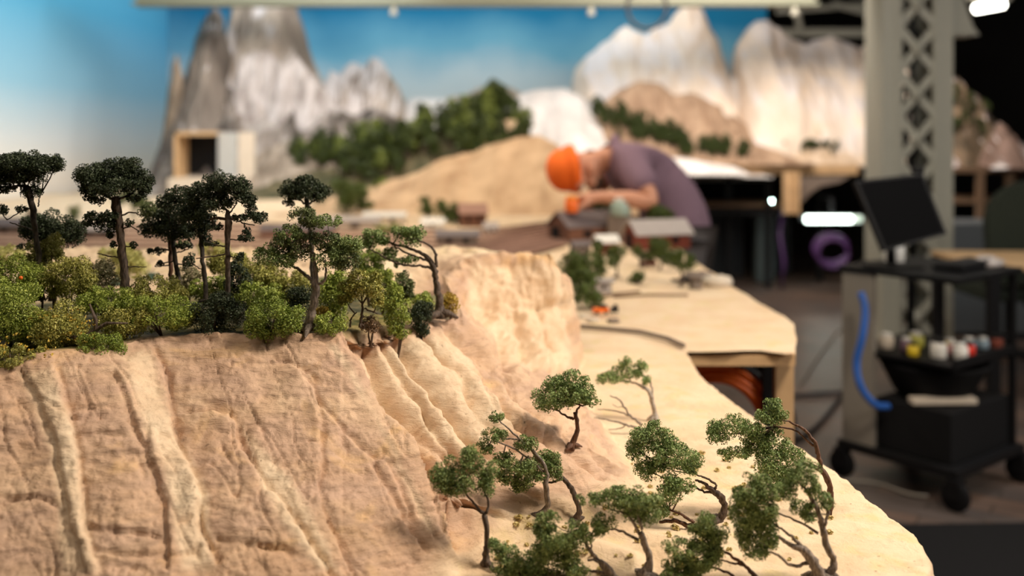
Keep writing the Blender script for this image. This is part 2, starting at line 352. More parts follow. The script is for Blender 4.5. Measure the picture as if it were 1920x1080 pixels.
RIM = [(-1.5, 1.16, 1.06, 1.), W(-120, 730, 1.2, 1.), W(0, 690, 1.25, 1.), W(100, 662, 1.28, 1.), W(200, 655, 1.31, 1.), W(262, 636, 1.36, 1.), W(420, 632, 1.37, 1.), W(560, 628, 1.375, 1.), W(640, 627, 1.385, 1.),
       W(700, 618, 1.43, 1.), W(770, 606, 1.50, 1.), W(830, 596, 1.57, .95), W(868, 588, 1.62, .9), W(862, 560, 1.74, .8), W(835, 530, 1.86, .7), W(845, 505, 1.97, .7), W(870, 484, 2.06, .7), W(930, 476, 2.1, .72), W(1035, 482, 2.12, .72), W(1058, 520, 2.17, .7), (.13, 2.5, 1.05, .6), (-.4, 2.72, 1.03, .6), (-1.9, 2.7, 1.03, 1.), (-1.9, 1.3, 1.06, 1.)]
TOE = [(-1.7, .80, .64), (-.30, .80, .66), (-.12, .98, .80), Wb(870, 1075, .88), Wb(905, 1052, .88), Wb(985, 1012), Wb(1130, 985), Wb(1215, 915), Wb(1160, 840), Wb(1118, 780), Wb(1088, 712), Wb(1092, 655), (.26, 2.62, ZB), (.0, 2.95, ZB), (-2.3, 2.95, ZB), (-2.3, .85, .7)]
EDGE = [(.36, .80), (.40, .95), (.455, 1.10), (.497, 1.20), (.505, 1.27), (.497, 1.36), (.478, 1.535), (.434, 1.76), (.400, 2.0), (.392, 2.14), (.40, 2.30)]
NY, NX = 620, 640
ys = .80+(2.30-.80)*np.linspace(0, 1, NY)**1.12
xe = np.interp(ys, [e[1] for e in EDGE], [e[0] for e in EDGE])+.004*vnoise(ys*30, ys*0)
xa = -.60*ys-.12
U = np.linspace(0, 1, NX)**.97
X = xa[:, None]+(xe-xa)[:, None]*U[None, :]; Y = np.repeat(ys[:, None], NX, 1)
def height(X, Y):
    warpx = X+.012*fbm(X*14, Y*14, 3); warpy = Y+.012*fbm(X*14+9, Y*14+3, 3)
    dr, (zr, sr), _, al = poly_near(warpx, warpy, RIM, True, 2)
    dt, (zt,), _, _ = poly_near(warpx, warpy, TOE, True, 1)
    inr = inside(warpx, warpy, RIM); int_ = inside(warpx, warpy, TOE)
    def idw(pts, j, p):
        num = np.zeros(X.shape); den = np.zeros(X.shape); m = len(pts)
        for i in range(m):
            a = np.array(pts[i]); b_ = np.array(pts[(i+1) % m]); L = math.hypot(*(b_[:2]-a[:2])); k = max(1, min(8, int(L/.06)))
            for q in range(k):
                c = a+(b_-a)*q/k; w_ = min(L/k, .12)/(((warpx-c[0])**2+(warpy-c[1])**2+1e-5)**(p/2)); num += w_*c[j]; den += w_
        return num/den
    zr, sr, zt = idw(RIM, 2, 4), idw(RIM, 3, 4), idw(TOE, 2, 3)
    t = dr/(dr+dt+1e-9); f = t**sr
    f = np.where(t < 1, f*(1-.10*np.sin(math.pi*np.clip(t, 0, 1))), 1)
    zs = zr+(zt-zr)*f; zs = zs-.055*np.exp(-((X+.20)/.10)**2-((Y-1.95)/.12)**2)*0
    zp = zr+(1.125-zr)*sstep(0, .22, dr)-.045*np.exp(-((X+.17)/.07)**2-((Y-1.93)/.12)**2)-.02*sstep(.3, .8, dr)+.006*fbm(X*12, Y*12, 3)+.016*fbm(X*26, Y*20, 3)*sstep(1.85, 2.0, Y)
    z = np.where(inr, zp, np.where(int_, zs, zt+(ZB-zt)*sstep(0, .12, dt)))
    slope = np.where(inr, 1-sstep(0, .02, dr), np.where(int_, 1-sstep(.86, 1, t), 0))
    return z, slope, inr, int_, dr, dt, t, al
Z, SL, INR, INT, DR, DT, T, AL = height(X, Y)
Z = Z+.0035*fbm(X*9+3, Y*9, 4)*(1-SL)
# ground relief right of the toe: low humps running to the lower right
hum = [([(900, 872), (985, 930), (1060, 965)], 26, .016), ([(850, 925), (960, 985), (1100, 1035), (1190, 1062)], 20, .016), ([(1000, 850), (1110, 905), (1185, 950)], 24, .010), ([(1170, 985), (1300, 1050)], 26, .006), ([(900, 1040), (960, 1060), (1060, 1100)], 20, .008)]
def proj(X, Y, Z): return 960+X*F/Y, HY+(H-Z)*F/Y
PX, PY = proj(X, Y, Z)
for pl, wd, hh in hum:
    d, _, _, _ = poly_near(PX, PY, [(a, b, 0) for a, b in pl]); Z = Z+hh*np.exp(-(d/wd)**2)
# normal of the base surface
def normals(X, Y, Z):
    du = np.stack([np.gradient(X, axis=1), np.gradient(Y, axis=1), np.gradient(Z, axis=1)], -1); dv = np.stack([np.gradient(X, axis=0), np.gradient(Y, axis=0), np.gradient(Z, axis=0)], -1)
    n = np.cross(du, dv); n /= np.linalg.norm(n, axis=-1, keepdims=True)+1e-12; return n*np.sign(n[..., 2:3]+1e-9)
# carved cracks and ledges: (polyline, crack width, crack depth, ledge lift right side(+)/left side(-), ledge width)
CR = [([(38, 690), (75, 760), (105, 850), (125, 960), (165, 1080)], 7, .006, .010, 55),
      ([(105, 685), (130, 780), (150, 880), (160, 980), (185, 1080)], 6, .005, -.012, 60),
      ([(215, 690), (250, 790), (285, 870), (310, 960), (315, 1080)], 6, .005, .012, 55),
      ([(282, 640), (312, 700), (325, 780), (345, 850), (372, 915), (375, 980), (410, 1060)], 6, .008, -.013, 50),
      ([(330, 770), (425, 770), (455, 840), (520, 930), (570, 1000), (630, 1090)], 6, .008, -.010, 45),
      ([(560, 690), (590, 735), (605, 800), (600, 900), (610, 960), (650, 1040), (668, 1100)], 5, .007, -.009, 40),
      ([(500, 670), (570, 690), (590, 720)], 4, .004, -.006, 25),
      ([(690, 860), (740, 930), (775, 990), (800, 1040)], 5, .005, -.008, 40),
      ([(585, 735), (640, 800), (690, 850), (730, 870), (770, 960), (770, 1010)], 4, .004, -.006, 28),
      ([(640, 632), (690, 690), (735, 760), (780, 840), (812, 930), (838, 1010), (870, 1048)], 5, .006, .0, 30),
      ([(160, 990), (280, 1000), (310, 1010)], 5, .006, .006, 20), ([(120, 820), (240, 815)], 4, .004, .004, 18), ([(150, 710), (230, 700)], 4, .003, .004, 16),
      ([(130, 775), (235, 765)], 4, .003, .004, 16), ([(395, 1005), (480, 1015), (560, 1040)], 5, .006, .007, 25), ([(0, 930), (80, 935), (110, 960)], 6, .005, .008, 25),
      ([(180, 1035), (300, 1040)], 4, .004, .005, 16), ([(335, 985), (375, 950), (400, 935)], 6, .007, .004, 15), ([(300, 1050), (360, 1035), (400, 1020)], 4, .005, .004, 14),
      # fluted slope
      ([(655, 628), (690, 680), (722, 740), (770, 800), (835, 862), (880, 905)], 6, .014, -.006, 25),
      ([(690, 622), (722, 680), (760, 740), (800, 795), (860, 850), (900, 880)], 5, .012, -.006, 22),
      ([(718, 615), (750, 670), (795, 735), (830, 800), (880, 845)], 4, .010, -.005, 16),
      ([(742, 610), (790, 680), (840, 745), (880, 800), (930, 850)], 5, .013, -.006, 20),
      ([(790, 605), (840, 660), (880, 720), (915, 780), (970, 840)], 5, .011, -.006, 22),
      ([(835, 600), (880, 650), (930, 710), (965, 770), (1010, 810)], 5, .009, -.005, 22),
      ([(735, 725), (775, 775), (815, 840), (850, 890)], 4, .007, -.004, 14),
      ([(875, 640), (940, 690), (975, 735), (1050, 790)], 5, .010, -.005, 22),
      ([(960, 770), (1010, 810), (1080, 850), (1140, 900)], 6, .008, -.004, 20),
      ([(1050, 790), (1110, 840), (1170, 895)], 6, .006, -.004, 20),
      ([(800, 850), (850, 905), (930, 960), (1000, 990)], 7, .014, 0, 20),
      ([(920, 880), (1000, 930), (1100, 975)], 7, .008, 0, 20),
      # mesa behind
      ([(905, 560), (935, 620), (960, 690)], 7, .012, -.01, 35), ([(965, 575), (985, 640), (1005, 700)], 6, .010, -.008, 28), ([(1010, 560), (1035, 640), (1050, 700)], 6, .008, -.008, 25), ([(870, 560), (930, 565), (1060, 575)], 6, .005, .006, 22)]
PX, PY = proj(X, Y, Z); Nn = normals(X, Y, Z)
wx = PX+7*fbm(PX/38, PY/38, 4, .6); wy = PY+7*fbm(PX/38+40, PY/38, 4, .6)
DI = np.zeros(X.shape); CREAM_LIT = np.zeros(X.shape)
for pl, wd, dp, lift, lw in CR:
    x0, x1 = min(p[0] for p in pl)-90, max(p[0] for p in pl)+90; y0, y1 = min(p[1] for p in pl)-90, max(p[1] for p in pl)+90
    k = (wx > x0) & (wx < x1) & (wy > y0) & (wy < y1)
    sp = smooth_path([(a, b, 0) for a, b in pl], 3)
    d, _, sd, al2 = poly_near(wx[k], wy[k], sp)
    Lt = al2.max()+1e-6; fade = sstep(0, 18, al2)*sstep(0, 18, Lt-al2)*.8+.2*np.exp(-d/10); mod = (.5+1.0*np.clip(fbm(al2/60, al2*0+dp*900, 2)+.5, 0, 1)); flute = pl[0][1] < 645 and pl[0][0] > 650 or pl[0][0] in (735, 875, 960, 1050); wd = wd*1.9 if flute else wd; dp = dp*2.6 if flute else dp*1.35; lift = lift*.75
    DI[k] += -dp*.75*mod*np.exp(-(d/wd)**1.3)*fade + lift*np.exp(-d/lw)*(sd)*.5*sstep(0, 4, d)*fade
ar = smooth_path([(632, 600, 0), (645, 632, 0), (692, 700, 0), (738, 775, 0), (783, 850, 0), (818, 930, 0), (842, 1010, 0), (866, 1056, 0)], 4)
d_, _, sd_, al_ = poly_near(PX+4*fbm(PX/25, PY/25, 3), PY, ar); rt = (sd_ < 0) if (sd_[np.argmin((PX-700)**2+(PY-650)**2) // NX, np.argmin((PX-700)**2+(PY-650)**2) % NX] < 0) else (sd_ > 0)
env = sstep(0, 60, al_)*sstep(0, 50, al_.max()-al_)
DI += np.where(rt, -.034*np.exp(-d_/80)*(1-np.exp(-d_/7)), .009*np.exp(-d_/34))*env*(d_ < 300)
rough = .0052*fbm(X*22, Y*22, 5, .6)+.0035*fbm(PX/60+PY/160, PY/70, 5, .6)*sstep(615, 640, PY)+.0022*fbm(PX/22, PY/9, 4)*1.2
# stepped strata: ledges where the plaster was troweled in layers
st = (Z+.02*fbm(X*10, Y*10, 3))*46; stp = (st-np.floor(st)); stp = sstep(.0, .18, stp)-stp
rough += .0022*stp*sstep(-.1, .25, fbm(X*5+8, Y*5, 2))
# broad vertical ribs on front face
rough += .010*vnoise(PX/85-(PY-600)/300, PY/900)*sstep(620, 720, PY)*(PX < 640)
far = sstep(1.7, 1.95, Y)
rough += far*(.018*fbm(X*16, Z*14+Y*6, 5, .6)+.012*fbm(X*34+5, Z*46, 4, .6))*INT*(~INR)
DI = (DI*(SL*.85+.15)+rough*SL+.0010*fbm(X*60, Y*60, 3)*(1-SL*.5))
X2, Y2, Z2 = X+Nn[..., 0]*DI, Y+Nn[..., 1]*DI, Z+Nn[..., 2]*DI
rd = lambda a, b_: 1-np.abs(2*fbm(a, b_, 3, .5)/.7)
dx_, dy_ = PX-.42*(PY-600), PY                       # along the fall of the face
cr1 = sstep(.90, 1., rd(dx_/55, dy_/240)); cr2 = sstep(.92, 1., rd(PX/120+3, PY/34+.25*PX/34)); pit = sstep(.33, .45, vnoise(PX/7, PY/6)+.4*vnoise(PX/40, PY/40))
gate = sstep(-.05, .2, fbm(PX/90, PY/90, 2))
dd_ = -(.0034*cr1+.0022*cr2*gate+.0018*pit)*SL*(1-.5*far); X2 += Nn[..., 0]*dd_; Y2 += Nn[..., 1]*dd_; Z2 += Nn[..., 2]*dd_
# paint zones; cream ribs hold real cream and painted-in light together
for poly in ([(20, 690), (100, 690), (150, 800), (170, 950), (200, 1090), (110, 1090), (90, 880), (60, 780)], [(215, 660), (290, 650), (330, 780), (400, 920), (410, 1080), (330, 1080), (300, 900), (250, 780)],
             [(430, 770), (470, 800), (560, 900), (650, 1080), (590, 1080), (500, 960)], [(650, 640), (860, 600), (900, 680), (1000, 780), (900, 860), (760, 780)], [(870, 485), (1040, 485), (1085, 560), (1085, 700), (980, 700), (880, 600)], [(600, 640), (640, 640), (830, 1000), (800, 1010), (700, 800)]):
    ins = inside(wx, wy, poly); d, _, _, _ = poly_near(wx, wy, [(a, b, 0) for a, b in poly], True); CREAM_LIT = np.maximum(CREAM_LIT, np.where(ins, sstep(0, 22, d), 0)*.85)
FLAT = np.where(INR, sstep(.03, .10, DR), np.clip(1-SL, 0, 1)*1.0)
MOSS = np.where(INR, sstep(0, .03, DR+.02*fbm(X*30, Y*30, 3))*(1-sstep(.28, .40, DR+.1*fbm(X*8, Y*8, 3)))*(X < -.08)*(Y < 1.85), 0)
MOSS = np.maximum(MOSS, .16*sstep(.0, .25, fbm(X*45, Y*45, 3)-.12)*np.clip(1-SL, 0, 1)*(~INR)*sstep(.02, .1, X+.1)*(Y < 1.7))
idx = np.arange(NY*NX).reshape(NY, NX)
Q = np.stack([idx[:-1, :-1], idx[:-1, 1:], idx[1:, 1:], idx[1:, :-1]], -1).reshape(-1, 4)
V = np.stack([X2, Y2, Z2], -1).reshape(-1, 3)
# rounded cut edge along the right side, then a skirt down
ev = []; last = idx[:, -1]; ex, ey, ez = X2[:, -1], Y2[:, -1], Z2[:, -1]
for (dx, dz) in ((.006, -.003), (.010, -.010), (.011, -.022), (.007, -.045), (-.02, -.060), (-.10, -.062)):
    ev.append(np.stack([ex+dx+.002*fbm(ey*60, ey*0+dz*300, 3), ey, ez+dz+.003*fbm(ey*60+9, ey*0+dz*300, 3)*(dz > -.05)], -1))
base = len(V); V = np.concatenate([V]+ev); cols = [last]+[base+i*NY+np.arange(NY) for i in range(len(ev))]
for a, b in zip(cols[:-1], cols[1:]): Q = np.concatenate([Q, np.stack([a[:-1], b[:-1], b[1:], a[1:]], -1)])
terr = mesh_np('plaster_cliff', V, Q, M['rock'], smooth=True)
tag(terr, 'sandy plaster cliff with carved tan rock faces and flat ledge filling the foreground', 'model landscape')
for nm, arr, ed in (('cream', CREAM_LIT, 0), ('flat', FLAT, .6), ('moss', MOSS, 0)):
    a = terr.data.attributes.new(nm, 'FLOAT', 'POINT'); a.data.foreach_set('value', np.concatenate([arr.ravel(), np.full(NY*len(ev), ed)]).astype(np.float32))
GX, GY = proj(X2, Y2, Z2)
def hit(px, py, tol=4.5):
    k = (np.abs(GX-px) < tol) & (np.abs(GY-py) < tol)
    if not k.any(): return hit(px, py, tol*2) if tol < 60 else None
    d = Y2[k]; return float(d.min())
def zat(x, y):
    j = int(np.argmin(np.abs(ys-y))); i = int(np.argmin(np.abs(X2[j]-x))); return float(Z2[j, i])
# ------------------------------------------------------------ vegetation builders
def leaf_cloud(pads, size, n_per, seed, up=.25, clump=.42):
    """pads: (cx,cy,cz,rx,ry,rz); clumps of little leaf flakes; returns V,F"""
    r = np.random.RandomState(seed); VV = []; FF = []; n0 = 0
    for pi, (cx, cy, cz, rx, ry, rz) in enumerate(pads):
        n = int(n_per[pi]); mn = min(rx, rz); sr = clump*mn
        k = int(np.clip(2.6*(rx*rz)/(sr*sr), 5, 46))
        d = r.normal(size=(k, 3)); d /= np.linalg.norm(d, axis=1, keepdims=True); rad = r.uniform(.35, 1, (k, 1))**.5
        cen = d*rad*np.array([max(rx-sr*.7, rx*.35), max(ry-sr*.7, ry*.35), max(rz-sr*.7, rz*.3)])+np.array([cx, cy, cz])
        srs = sr*r.uniform(.6, 1.25, k)
        w_ = srs**2; which = r.choice(k, n, p=w_/w_.sum())
        dd = r.normal(size=(n, 3)); dd[:, 2] += up; dd /= np.linalg.norm(dd, axis=1, keepdims=True)
        p = cen[which]+dd*(srs[which]*r.uniform(.72, 1.12, n)**1.0)[:, None]
        nn = dd*.9+r.normal(size=(n, 3))*.75; nn /= np.linalg.norm(nn, axis=1, keepdims=True)
        t1 = np.cross(nn, r.normal(size=(n, 3))); t1 /= np.linalg.norm(t1, axis=1, keepdims=True)+1e-9; t2 = np.cross(nn, t1)
        a = (size*.5*r.uniform(.6, 1.5, n))[:, None]; b = a*r.uniform(.5, .95, (n, 1))
        q = np.stack([p-t1*a, p-t2*b+nn*b*.4, p+t1*a, p+t2*b+nn*b*.4], 1).reshape(-1, 3)
        VV.append(q); FF.append(np.arange(n*4).reshape(n, 4)+n0); n0 += n*4
    return np.concatenate(VV), np.concatenate(FF)
def tree(name, label, cat, base, pads, trunk, branches=(), leaf='leaf', bark='bark', D=None, lsz=3.0, dens=.95, group=None, seed=1, depth=.75, auto=True, tilt=0, trunk_name='trunk'):
    """all outline data traced at the tree's own distance D: trunk/branches (px,py,r_px), pads (px,py,rx,ry)"""
    rng = random.Random(seed)
    if D is None: D = hit(*base)
    s = D/F; b = P(base[0], base[1], D); root = thing(name, label, cat, b, 0, group)
    sk = []
    def path(pts, dy0, dy1):
        out = []; m = len(pts)
        for i, (x, y, r) in enumerate(smooth_path([p if len(p) > 2 else p+(1.2,) for p in pts], 5)):
            f = i/(5*(m-1)); v = P(x, y, D); v.y += dy0+(dy1-dy0)*f+tilt*f*s; v += Vector((rng.uniform(-.6, .6), rng.uniform(-1, 1), rng.uniform(-.6, .6)))*s*min(r, 2); out.append((v, max(r*.76, .55)*s))
        return out
    if trunk:
        t = path(trunk, 0, 0)
        t[0] = (t[0][0]-Vector((0, 0, 3*s)), t[0][1]*1.35)
        mb = MB().tube([p for p, _ in t], [r for _, r in t], 9, jit=.16, rng=rng)
        for k in range(4 if trunk[0][2] > 3 else 0):                  # root flare
            a = rng.uniform(0, 6.28); r0 = t[0][1]; q = t[1][0]; e = b+Vector((math.cos(a)*r0*2.6, math.sin(a)*r0*2.6, -r0*.5))
            mb.tube([q, q.lerp(e, .5)+Vector((0, 0, r0*.15)), e], [r0*.6, r0*.45, r0*.15], 6, jit=.1, rng=rng)
        mb.build(trunk_name, M[bark], root, b); sk += [p for p, _ in t]
    for br in branches:
        dy = rng.uniform(-1, 1)*12*s; t = path(br, 0, dy); MB().tube([p for p, _ in t], [r for _, r in t], 7, jit=.15, rng=rng).build('branch', M[bark], root, b); sk += [p for p, _ in t]
    for i, (x, y, rx, ry) in enumerate(pads):
        rx *= 1.25; ry *= 1.28
        c = P(x, y, D); dy = rng.uniform(-.35, .35)*rx*s*depth; c.y += dy
        if sk and auto:
            q = min(sk, key=lambda v: (v-c).length); m_ = q.lerp(c, .55)-Vector((0, 0, ry*s*.25))
            if (q-c).length > 8*s: MB().tube([q, m_, c], [1.5*s, 1.1*s, .6*s], 5, jit=.2, rng=rng).build('branch', M[bark], root, b)
        n = [max(60, dens*math.pi*rx*ry*(3.0/lsz)**2)]
        V_, F_ = leaf_cloud([(c.x, c.y, c.z, rx*s, max(rx*depth, ry*.8)*s, ry*s)], lsz*s, n, seed*31+i)
        mesh_np('foliage_pad', V_, F_, M[leaf] if isinstance(leaf, str) else M[leaf[i % len(leaf)]], root, origin=b)
    return root
def z3(l): return [(760+a/2.454, 640+b/2.454)+tuple(c/2.454 for c in r) for a, b, *r in l]
def z4(l): return [(1060+a/2.454, 640+b/2.454)+tuple(c/2.454 for c in r) for a, b, *r in l]
def z1(l): return [(a/2.25, 240+b/2.25)+tuple(c/2.25 for c in r) for a, b, *r in l]
def z2(l): return [(440+a/2.25, 300+b/2.25)+tuple(c/2.25 for c in r) for a, b, *r in l]
BT = 'bent_model_tree'; BG = 'wind-bent model trees on the sandy ledge'
tree(BT, 'small bent tree with a round crown, nearest the foot of the big front cliff', 'model tree', (911, 1056), z3([(185, 610, 68, 72), (300, 545, 68, 55), (265, 640, 85, 55), (380, 600, 48, 50), (375, 670, 42, 45), (215, 680, 55, 30)]),
     z3([(370, 1020, 24), (372, 950, 18), (376, 880, 16), (364, 800, 18)]), [z3([(366, 800, 12), (330, 760, 8), (290, 712, 7), (265, 670, 4)]), z3([(372, 790, 9), (380, 740, 7), (345, 650, 6), (320, 600, 3)])], 'tree_leaf', 'bark', seed=1, group=BG)
tree(BT, 'sparse windswept tree with a long bare top branch and tiny leaf tuft', 'model tree', (1012, 968), z3([(412, 348, 36, 22), (405, 432, 55, 32), (372, 480, 34, 32), (555, 470, 52, 34), (440, 545, 42, 30), (520, 560, 80, 50), (560, 620, 78, 42), (465, 615, 46, 36), (528, 670, 42, 30)]),
     z3([(605, 812, 24), (655, 755, 17), (645, 650, 17), (650, 605, 13), (615, 535, 10), (545, 470, 7), (490, 415, 5), (430, 362, 4)]), [z3([(640, 632, 9), (600, 632, 7), (560, 618, 4)]), z3([(645, 610, 8), (560, 530, 6), (480, 480, 5), (400, 445, 3)]), z3([(625, 560, 6), (540, 465, 5), (440, 455, 4)])], 'tree_leaf', 'bark_grey', seed=2, group=BG)
tree(BT, 'dark-trunked bent tree just right of the sparse windswept tree', 'model tree', (1078, 972), z3([(670, 560, 52, 50), (690, 600, 34, 30), (625, 545, 36, 34)]),
     z3([(780, 835, 26), (800, 775, 17), (768, 690, 16), (735, 640, 13), (700, 640, 8), (650, 655, 5)]), [z3([(745, 650, 9), (720, 625, 7), (680, 620, 4)])], 'tree_leaf', 'bark', seed=3, group=BG)
tree(BT, 'single umbrella-shaped tree halfway up the slope above the other bent trees', 'model tree', (1072, 836), z3([(740, 245, 110, 48), (765, 190, 75, 42), (650, 275, 66, 46), (700, 215, 60, 40), (820, 235, 52, 38), (855, 272, 42, 20), (720, 290, 70, 25)]),
     z3([(762, 488, 20), (790, 410, 14), (782, 330, 13)]), [z3([(775, 358, 9), (740, 345, 7), (700, 318, 5)]), z3([(785, 335, 8), (800, 300, 6), (840, 285, 4)])], 'leaf', 'bark_red', seed=4, group=BG)
tree(BT, 'pale-barked leaning tree farthest back on the sandy ledge', 'model tree', (1229, 786), z4([(278, 98, 26, 30), (200, 165, 58, 24), (255, 155, 56, 34), (345, 135, 40, 34), (372, 180, 22, 22)]),
     z4([(415, 358, 18), (405, 300, 13), (385, 235, 12), (350, 205, 9), (300, 185, 5)]), [z4([(405, 290, 7), (400, 220, 6), (390, 170, 4)])], 'leaf', 'bark_pale', seed=5, group=BG)
tree('dead_branch', 'leafless grey dead tree lying bare below the pale-barked tree', 'dead model tree', (1208, 812), [], z4([(362, 420, 9), (330, 400, 8), (280, 385, 6), (200, 362, 4), (130, 350, 2.5)]),
     [z4([(350, 385, 9), (300, 342, 7), (250, 275, 5), (205, 250, 3)]), z4([(300, 345, 6), (220, 320, 4), (150, 320, 2.5)]), z4([(280, 385, 4), (240, 405, 3), (200, 408, 2)]), z4([(480, 478, 4), (470, 425, 4), (455, 402, 3)]), z4([(270, 300, 3), (240, 300, 2), (215, 285, 2)])], bark='bark_grey', seed=6)
tree(BT, 'bent tree with stepped leaf pads behind the middle of the grove', 'model tree', (1349, 973), z4([(415, 400, 46, 34), (360, 440, 64, 40), (330, 505, 56, 42), (440, 470, 80, 45), (500, 530, 110, 50), (370, 590, 52, 44), (585, 570, 40, 42), (430, 570, 60, 35)]),
     z4([(705, 830, 30), (735, 765, 20), (712, 712, 22), (680, 690, 17), (640, 655, 10), (600, 640, 6)]), [z4([(688, 685, 8), (690, 655, 7), (640, 625, 6), (600, 608, 4)]), z4([(690, 700, 8), (630, 690, 7), (585, 668, 5)])], 'leaf', 'bark', seed=7, group=BG)
tree(BT, 'reddish low trunk lying almost flat with leaves held above it', 'model tree', (1305, 987), z4([(460, 700, 66, 54), (545, 655, 52, 30), (430, 770, 52, 40), (490, 640, 40, 25)]),
     z4([(600, 850, 20), (560, 845, 14), (500, 825, 12), (430, 832, 8)]), [z4([(590, 835, 10), (540, 800, 8), (480, 772, 6)])], 'leaf', 'bark_red', seed=8, group=BG)
tree(BT, 'dark twisted tree with three forked branches at the bottom centre of the grove', 'model tree', (1206, 1078), z4([(125, 732, 66, 22), (225, 730, 80, 44), (175, 830, 50, 42), (150, 880, 34, 32), (300, 740, 66, 54), (360, 720, 70, 54), (385, 800, 60, 45), (330, 790, 60, 35)]),
     z4([(360, 1080, 38), (388, 1010, 22), (362, 925, 20), (345, 880, 18)]), [z4([(345, 890, 10), (290, 805, 8), (230, 780, 5)]), z4([(335, 912, 10), (250, 872, 7), (195, 870, 4)]), z4([(352, 870, 9), (335, 800, 7), (290, 760, 4)])], 'tree_leaf', 'bark_grey', seed=9, group=BG)
tree(BT, 'tallest arching tree on the right with a reddish curved trunk', 'model tree', (1553, 978), z4([(960, 300, 46, 32), (930, 345, 50, 34), (985, 350, 40, 30), (770, 395, 80, 42), (700, 430, 58, 42), (775, 510, 70, 30), (860, 415, 60, 42), (880, 480, 66, 44), (960, 460, 70, 46), (940, 560, 76, 60), (1030, 520, 60, 50), (1000, 620, 80, 50)]),
     z4([(1205, 835, 18), (1222, 745, 15), (1215, 670, 18), (1185, 600, 17), (1130, 572, 12), (1080, 560, 7)]), [z4([(1180, 600, 13), (1168, 540, 14), (1150, 470, 13), (1100, 410, 9), (1035, 372, 6)]), z4([(1155, 490, 8), (1110, 455, 7), (1060, 415, 6), (975, 400, 5)])], 'leaf', 'bark_red', seed=10, D=1.335, group=BG)
tree(BT, 'grey-barked leaning tree rising from the bottom edge under the tallest tree', 'model tree', (1549, 1079), z4([(1090, 770, 58, 34), (1120, 805, 36, 26), (1190, 735, 40, 36), (1090, 600, 70, 50), (1020, 690, 66, 40), (1130, 660, 46, 40)]),
     z4([(1215, 1080, 30), (1238, 1010, 20), (1200, 935, 20), (1185, 860, 19), (1165, 790, 15), (1120, 700, 10), (1065, 645, 6)]), [z4([(1165, 885, 9), (1080, 835, 7), (970, 798, 5)]), z4([(1190, 850, 9), (1215, 790, 8), (1190, 760, 5)])], 'leaf', 'bark_grey', seed=11, group=BG)
tree(BT, 'thick dark tree with many leaning limbs at the bottom right of the grove', 'model tree', (1541, 1088), z4([(845, 700, 84, 50), (880, 650, 66, 36), (810, 730, 56, 44), (840, 800, 82, 48), (900, 770, 66, 42), (850, 880, 80, 50), (910, 850, 60, 44), (860, 960, 78, 50), (930, 910, 44, 50), (920, 700, 60, 42)]),
     z4([(1180, 1100, 44), (1140, 1015, 30), (1090, 955, 25), (1040, 940, 14), (990, 905, 10), (945, 888, 7)]), [z4([(1095, 950, 12), (1040, 900, 9), (985, 858, 6)]), z4([(1125, 1020, 12), (1045, 1030, 10), (990, 990, 8), (945, 958, 6)])], 'tree_leaf', 'bark_grey', seed=12, group=BG)
tree(BT, 'low spreading tree cut by the bottom edge, centre of the grove', 'model tree', (1421, 1084), z4([(640, 835, 48, 52), (600, 870, 36, 30), (700, 890, 48, 50), (540, 945, 80, 36), (640, 930, 70, 46), (620, 990, 80, 50), (680, 970, 50, 50), (540, 1040, 76, 34), (500, 1070, 60, 28), (600, 1060, 60, 36)]),
     z4([(885, 1090, 16), (830, 1035, 11), (780, 1000, 10), (725, 962, 7)]), [z4([(780, 1085, 9), (730, 1060, 8), (680, 1045, 5)]), z4([(820, 1030, 7), (760, 1020, 6), (700, 1010, 4)])], 'tree_leaf', 'bark_red', seed=13, group=BG)
tree(BT, 'broad leafy tree leaning left at the bottom edge below the sparse windswept tree', 'model tree', (1150, 1082), z3([(660, 825, 60, 40), (640, 860, 48, 36), (700, 900, 90, 56), (640, 960, 60, 50), (740, 970, 80, 60), (680, 1030, 90, 56), (780, 1040, 60, 50), (790, 860, 50, 36), (830, 900, 34, 28)]),
     z3([(960, 1090, 26), (920, 1030, 18), (870, 990, 13), (830, 930, 9), (800, 890, 6)]), [z3([(940, 1070, 12), (880, 1010, 9), (840, 1000, 6)]), z3([(950, 1080, 12), (890, 1065, 10), (840, 1062, 7)]), z3([(860, 980, 6), (850, 920, 5), (815, 890, 4)])], 'tree_leaf', 'bark_grey', seed=14, group=BG)
tree('model_shrub', 'leafy shrub at the bottom edge left of the broad leaning tree', 'model shrub', (975, 1085), z3([(430, 955, 42, 36), (490, 1000, 62, 44), (550, 1030, 62, 44), (460, 1040, 50, 40), (580, 1070, 60, 36), (400, 930, 22, 18)]), z3([(530, 1100, 12), (520, 1060, 8), (500, 1020, 5)]), [], 'leaf', 'bark', seed=15)
# plateau trees
PT = 'tall_model_tree'; PG = 'tall dark model trees on the cliff top'
tree(PT, 'leftmost flat-topped dark tree cut by the left edge of the photo', 'model tree', (74, 560), z1([(110, 165, 120, 40), (110, 150, 100, 44), (190, 150, 76, 40), (40, 165, 80, 50), (240, 155, 32, 22), (130, 200, 70, 35), (70, 215, 60, 26), (125, 265, 36, 26), (25, 258, 34, 18), (165, 270, 16, 14), (0, 345, 26, 22), (85, 345, 22, 14), (-20, 200, 60, 50)]),
     z1([(175, 720, 16), (165, 560, 15), (150, 440, 15), (135, 330, 17), (115, 250, 20)]), [z1([(115, 245, 10), (60, 245, 7), (-10, 285, 5)]), z1([(130, 340, 5), (95, 350, 4), (40, 385, 3)]), z1([(160, 330, 4), (165, 300, 3), (175, 270, 3)]), z1([(155, 440, 4), (100, 415, 4), (45, 398, 3)])], 'dark_leaf', 'bark_black', D=1.42, seed=21, group=PG, dens=1.1)
